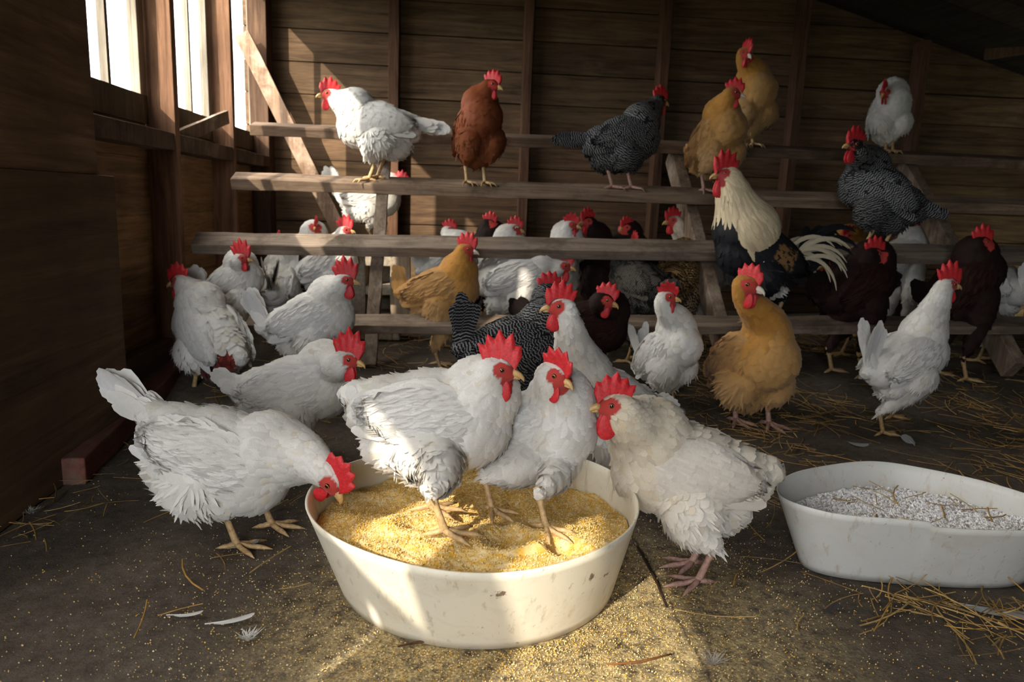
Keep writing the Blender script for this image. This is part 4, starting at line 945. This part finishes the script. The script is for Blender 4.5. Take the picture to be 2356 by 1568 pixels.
# crumbs of meal spread over the floor
n_ = 22000; r_ = np.abs(RNG.normal(0, .34, n_)); t_ = RNG.random(n_)*2*math.pi
P = np.stack([.12+.0+r_*np.cos(t_)*1.25, .95+r_*np.sin(t_)], 1); P = P[(P[:, 1] > .62) & (P[:, 1] < 2.2) & (P[:, 0] > -.76) & (P[:, 0] < 1.6)]
P = P[~inside(P, base1, 1.02) & ~inside(P, bs2, 1.02)]
P3 = np.array([(x, y, gz(y)+.0005) for x, y in P]); gv, gf, gcol = grains(P3, .0009*(.5+RNG.random(len(P))), np.array(mash_pal)[RNG.integers(0, 7, len(P))]*(.7+.5*RNG.random((len(P), 1))))
tag(mk('meal_crumbs', gv, gf, MAT['grain'], None, np.clip(gcol, 0, 1), smooth=False), 'yellow meal crumbs scattered on the dirt floor round the tubs', 'crumbs', None, 'stuff')
# straw
def straw_mesh(pts, lens, colr, zf, rad=.00075):
    n = len(pts); K = 5; az = RNG.random(n)*2*math.pi; bend = (RNG.random(n)-.5)*1.6; V = np.zeros((n, K, 3, 3))
    p = np.array(pts, float).copy(); zt = (RNG.random(n)*.016); sl = (RNG.random(n)-.4)*.022
    for k in range(K):
        a = az+bend*(k/(K-1)-.5); t = np.stack([np.cos(a), np.sin(a)], 1)
        if k: p = p+t*(lens/(K-1))[:, None]
        z = np.array([zf(x, y) for x, y in p])+.0012+zt+sl*(k/(K-1)); z = np.maximum(z, np.array([zf(x, y) for x, y in p])+.001)
        w = rad*(.6+.9*RNG.random(n)) if k == 0 else w
        nrm = np.stack([-t[:, 1], t[:, 0]], 1)
        V[:, k, 0, :2] = p-nrm*w[:, None]*1.5; V[:, k, 2, :2] = p+nrm*w[:, None]*1.5; V[:, k, 1, :2] = p
        V[:, k, 0, 2] = z; V[:, k, 2, 2] = z; V[:, k, 1, 2] = z+w*1.2
    q = np.array([[k*3+j, k*3+(j+1) % 3, (k+1)*3+(j+1) % 3, (k+1)*3+j] for k in range(K-1) for j in range(3)])
    return V.reshape(-1, 3), (np.arange(n)[:, None, None]*K*3+q[None]).reshape(-1, 4), np.repeat(colr, K*3, axis=0)
def straw_pts(n, x0, x1, y0, y1, thr, sc=2.6):
    out = []
    while len(out) < n:
        x = x0+(x1-x0)*random.random(); y = y0+(y1-y0)*random.random()
        if mnoise.noise(Vector((x*sc, y*sc, 9)))+random.random()*.25 > thr: out.append((x, y))
    return out
pp = straw_pts(2600, .55, 2.6, 1.35, 3.3, -.05)+[(x, yb_-.01-.13*random.random()**1.3) for x in [.58+.62*random.random() for _ in range(420)] for yb_ in [1.24-.30*min(1, (x-.58)/.3)-.03*max(0, x-.88)]]+straw_pts(160, -.7, .6, 1.3, 2.2, -.2)+straw_pts(500, -.6, 1.0, 2.2, 3.3, 0)+straw_pts(26, -.5, .7, .75, 1.2, -.5)+straw_pts(40, -.78, -.66, 1.0, 1.7, -.8)+straw_pts(60, -.66, -.5, 1.7, 2.3, -.8)
P = np.array(pp); 
P = P[~inside(P, rim1, 1.1) & ~inside(P, rim2, 1.08)]
L_ = .03+.11*RNG.random(len(P))**1.4; cp_l = np.array([(1,1,1),(.8,.75,.7),(1.25,1.3,1.5),(.55,.5,.5),(1.1,.95,.7)])[RNG.integers(0, 5, len(P))]*(.6+.6*RNG.random((len(P), 1)))
v1, q1, c1 = straw_mesh(P, L_, cp_l, lambda x, y: gz(y))
tag(mk('straw', v1, q1, MAT['straw'], None, np.clip(c1, 0, 2)), 'loose golden straw strewn over the floor', 'straw', None, 'stuff')
P = np.array([(.62+.36*random.random(), 1.08+.16*random.random()) for _ in range(26)]); P = P[inside(P, bs2, .9)]
v1, q1, c1 = straw_mesh(P, .03+.05*RNG.random(len(P)), np.ones((len(P), 3))*.9, lambda x, y: perl_z(x, y)+.002)
tag(mk('straw_bits', v1, q1, MAT['straw'], None, c1), 'short straw pieces lying on the white granules', 'straw', None, 'stuff')

# single feathers and twigs on the floor
def lost_feather(u, v, az, L, W, col, label, fluffy=False):
    g = G(u, v); g[2] = gz(g[1])+.002; d = hdir(az); o = g.copy()
    n = 1 if not fluffy else 60
    P0 = np.zeros((n, 3))+(RNG.random((n, 3))-.5)*(.012 if fluffy else 0); P0[:, 2] = np.abs(P0[:, 2])*.3
    Dd = np.tile(d, (n, 1)) if not fluffy else unit(np.stack([np.cos(RNG.random(n)*6.28), np.sin(RNG.random(n)*6.28), RNG.random(n)*.5], 1))
    v_, q_, u_ = feathers(P0, np.tile([0, 0, 1.0], (n, 1)), Dd, L if not fluffy else L*.6*(.5+RNG.random(n)), W if not fluffy else .0012, .006, None, 'long' if not fluffy else 'fluff', .25, curl=.08)
    mb_ = MB(); V = [v_]; Q = [list(map(int, q)) for q in q_]; C = [percol(col, n, .1)]; U = [u_]
    if not fluffy:
        mb_.tube([-d*.012, d*L*.5+np.array([0, 0, .003]), d*L*.95+np.array([0, 0, .006])], [.0009, .0007, .0002], 6); nv = len(v_)
        V.append(np.array(mb_.v)); Q += [[i+nv for i in f] for f in mb_.f]; C.append(np.tile(np.array(col)*1.05, (len(mb_.v), 1))); U.append(np.tile([.5, 0.], (len(mb_.v), 1)))
    ob = mk('feather', np.vstack(V), Q, MAT['down'], None, np.clip(np.vstack(C), 0, 1), np.vstack(U)); ob.location = o
    tag(ob, label, 'feather', 'fallen feathers')
Wt = (.74, .73, .71); Gy = (.34, .36, .38)
lost_feather(402, 1418, -8, .042, .010, Wt, 'thin white feather lying left of the fluffy one on the dirt')
lost_feather(492, 1436, 6, .055, .013, Wt, 'white feather curled on the dirt just above the down tuft')
lost_feather(572, 1470, 0, .022, .006, Wt, 'tuft of white down on the dirt in the left foreground', True)
lost_feather(540, 1262, 12, .04, .010, Gy, 'small grey feather between the feet of the pecking hen')
lost_feather(1996, 1022, 195, .07, .034, (.42, .44, .46), 'broad grey white feather by the foot of the right hand white hen')
lost_feather(2100, 1022, 80, .05, .03, (.42, .44, .46), 'small pale feather to the right of the white hen foot')
lost_feather(1572, 960, 80, .05, .022, (.4, .42, .45), 'grey feather standing near the foot of the flopped comb hen')
lost_feather(2300, 880, 20, .03, .016, Wt, 'little white feather far right in the straw')
lost_feather(2215, 1392, -35, .10, .026, Gy, 'long grey feather in the straw under the right hand tub')
lost_feather(1892, 1408, 15, .03, .014, (.05, .04, .04), 'small dark brown feather on bare dirt in front of the right tub')
lost_feather(72, 1182, 30, .022, .006, (.4, .38, .35), 'tuft of grey down in the corner by the dark partition', True)
lost_feather(1640, 1528, -80, .03, .006, (.5, .45, .4), 'wispy beige down at the joint in the floor', True)
tw = MB(); tw.tube([G(1466, 1262)+[0, 0, .004], G(1488, 1300)+[0, 0, .004], G(1512, 1345)+[0, 0, .003], G(1532, 1400)+[0, 0, .003]], [.0022, .0026, .0022, .0012], 7, (.3, .26, .22))
tag(tw.build('twig', MAT['stud'], smooth=True), 'thin dark twig on the floor between the tub and the cream hen feet', 'twig')
tw = MB(); tw.tube([G(915, 1492)+[0, 0, .004], G(985, 1480)+[0, 0, .005], G(1070, 1492)+[0, 0, .003]], [.0012, .002, .001], 6, (.8, .6, .4))
tag(tw.build('twig', MAT['stud'], smooth=True), 'curved brown stalk against the base of the round tub', 'twig')
tw = MB(); tw.tube([G(1395, 1532)+[0, 0, .003], G(1470, 1530)+[0, 0, .005], G(1545, 1508)+[0, 0, .003]], [.001, .0018, .001], 6, (1.6, 1.1, .5))
tag(tw.build('twig', MAT['stud'], smooth=True), 'tan straw stalk lying in the sun patch right of the tub front', 'twig')
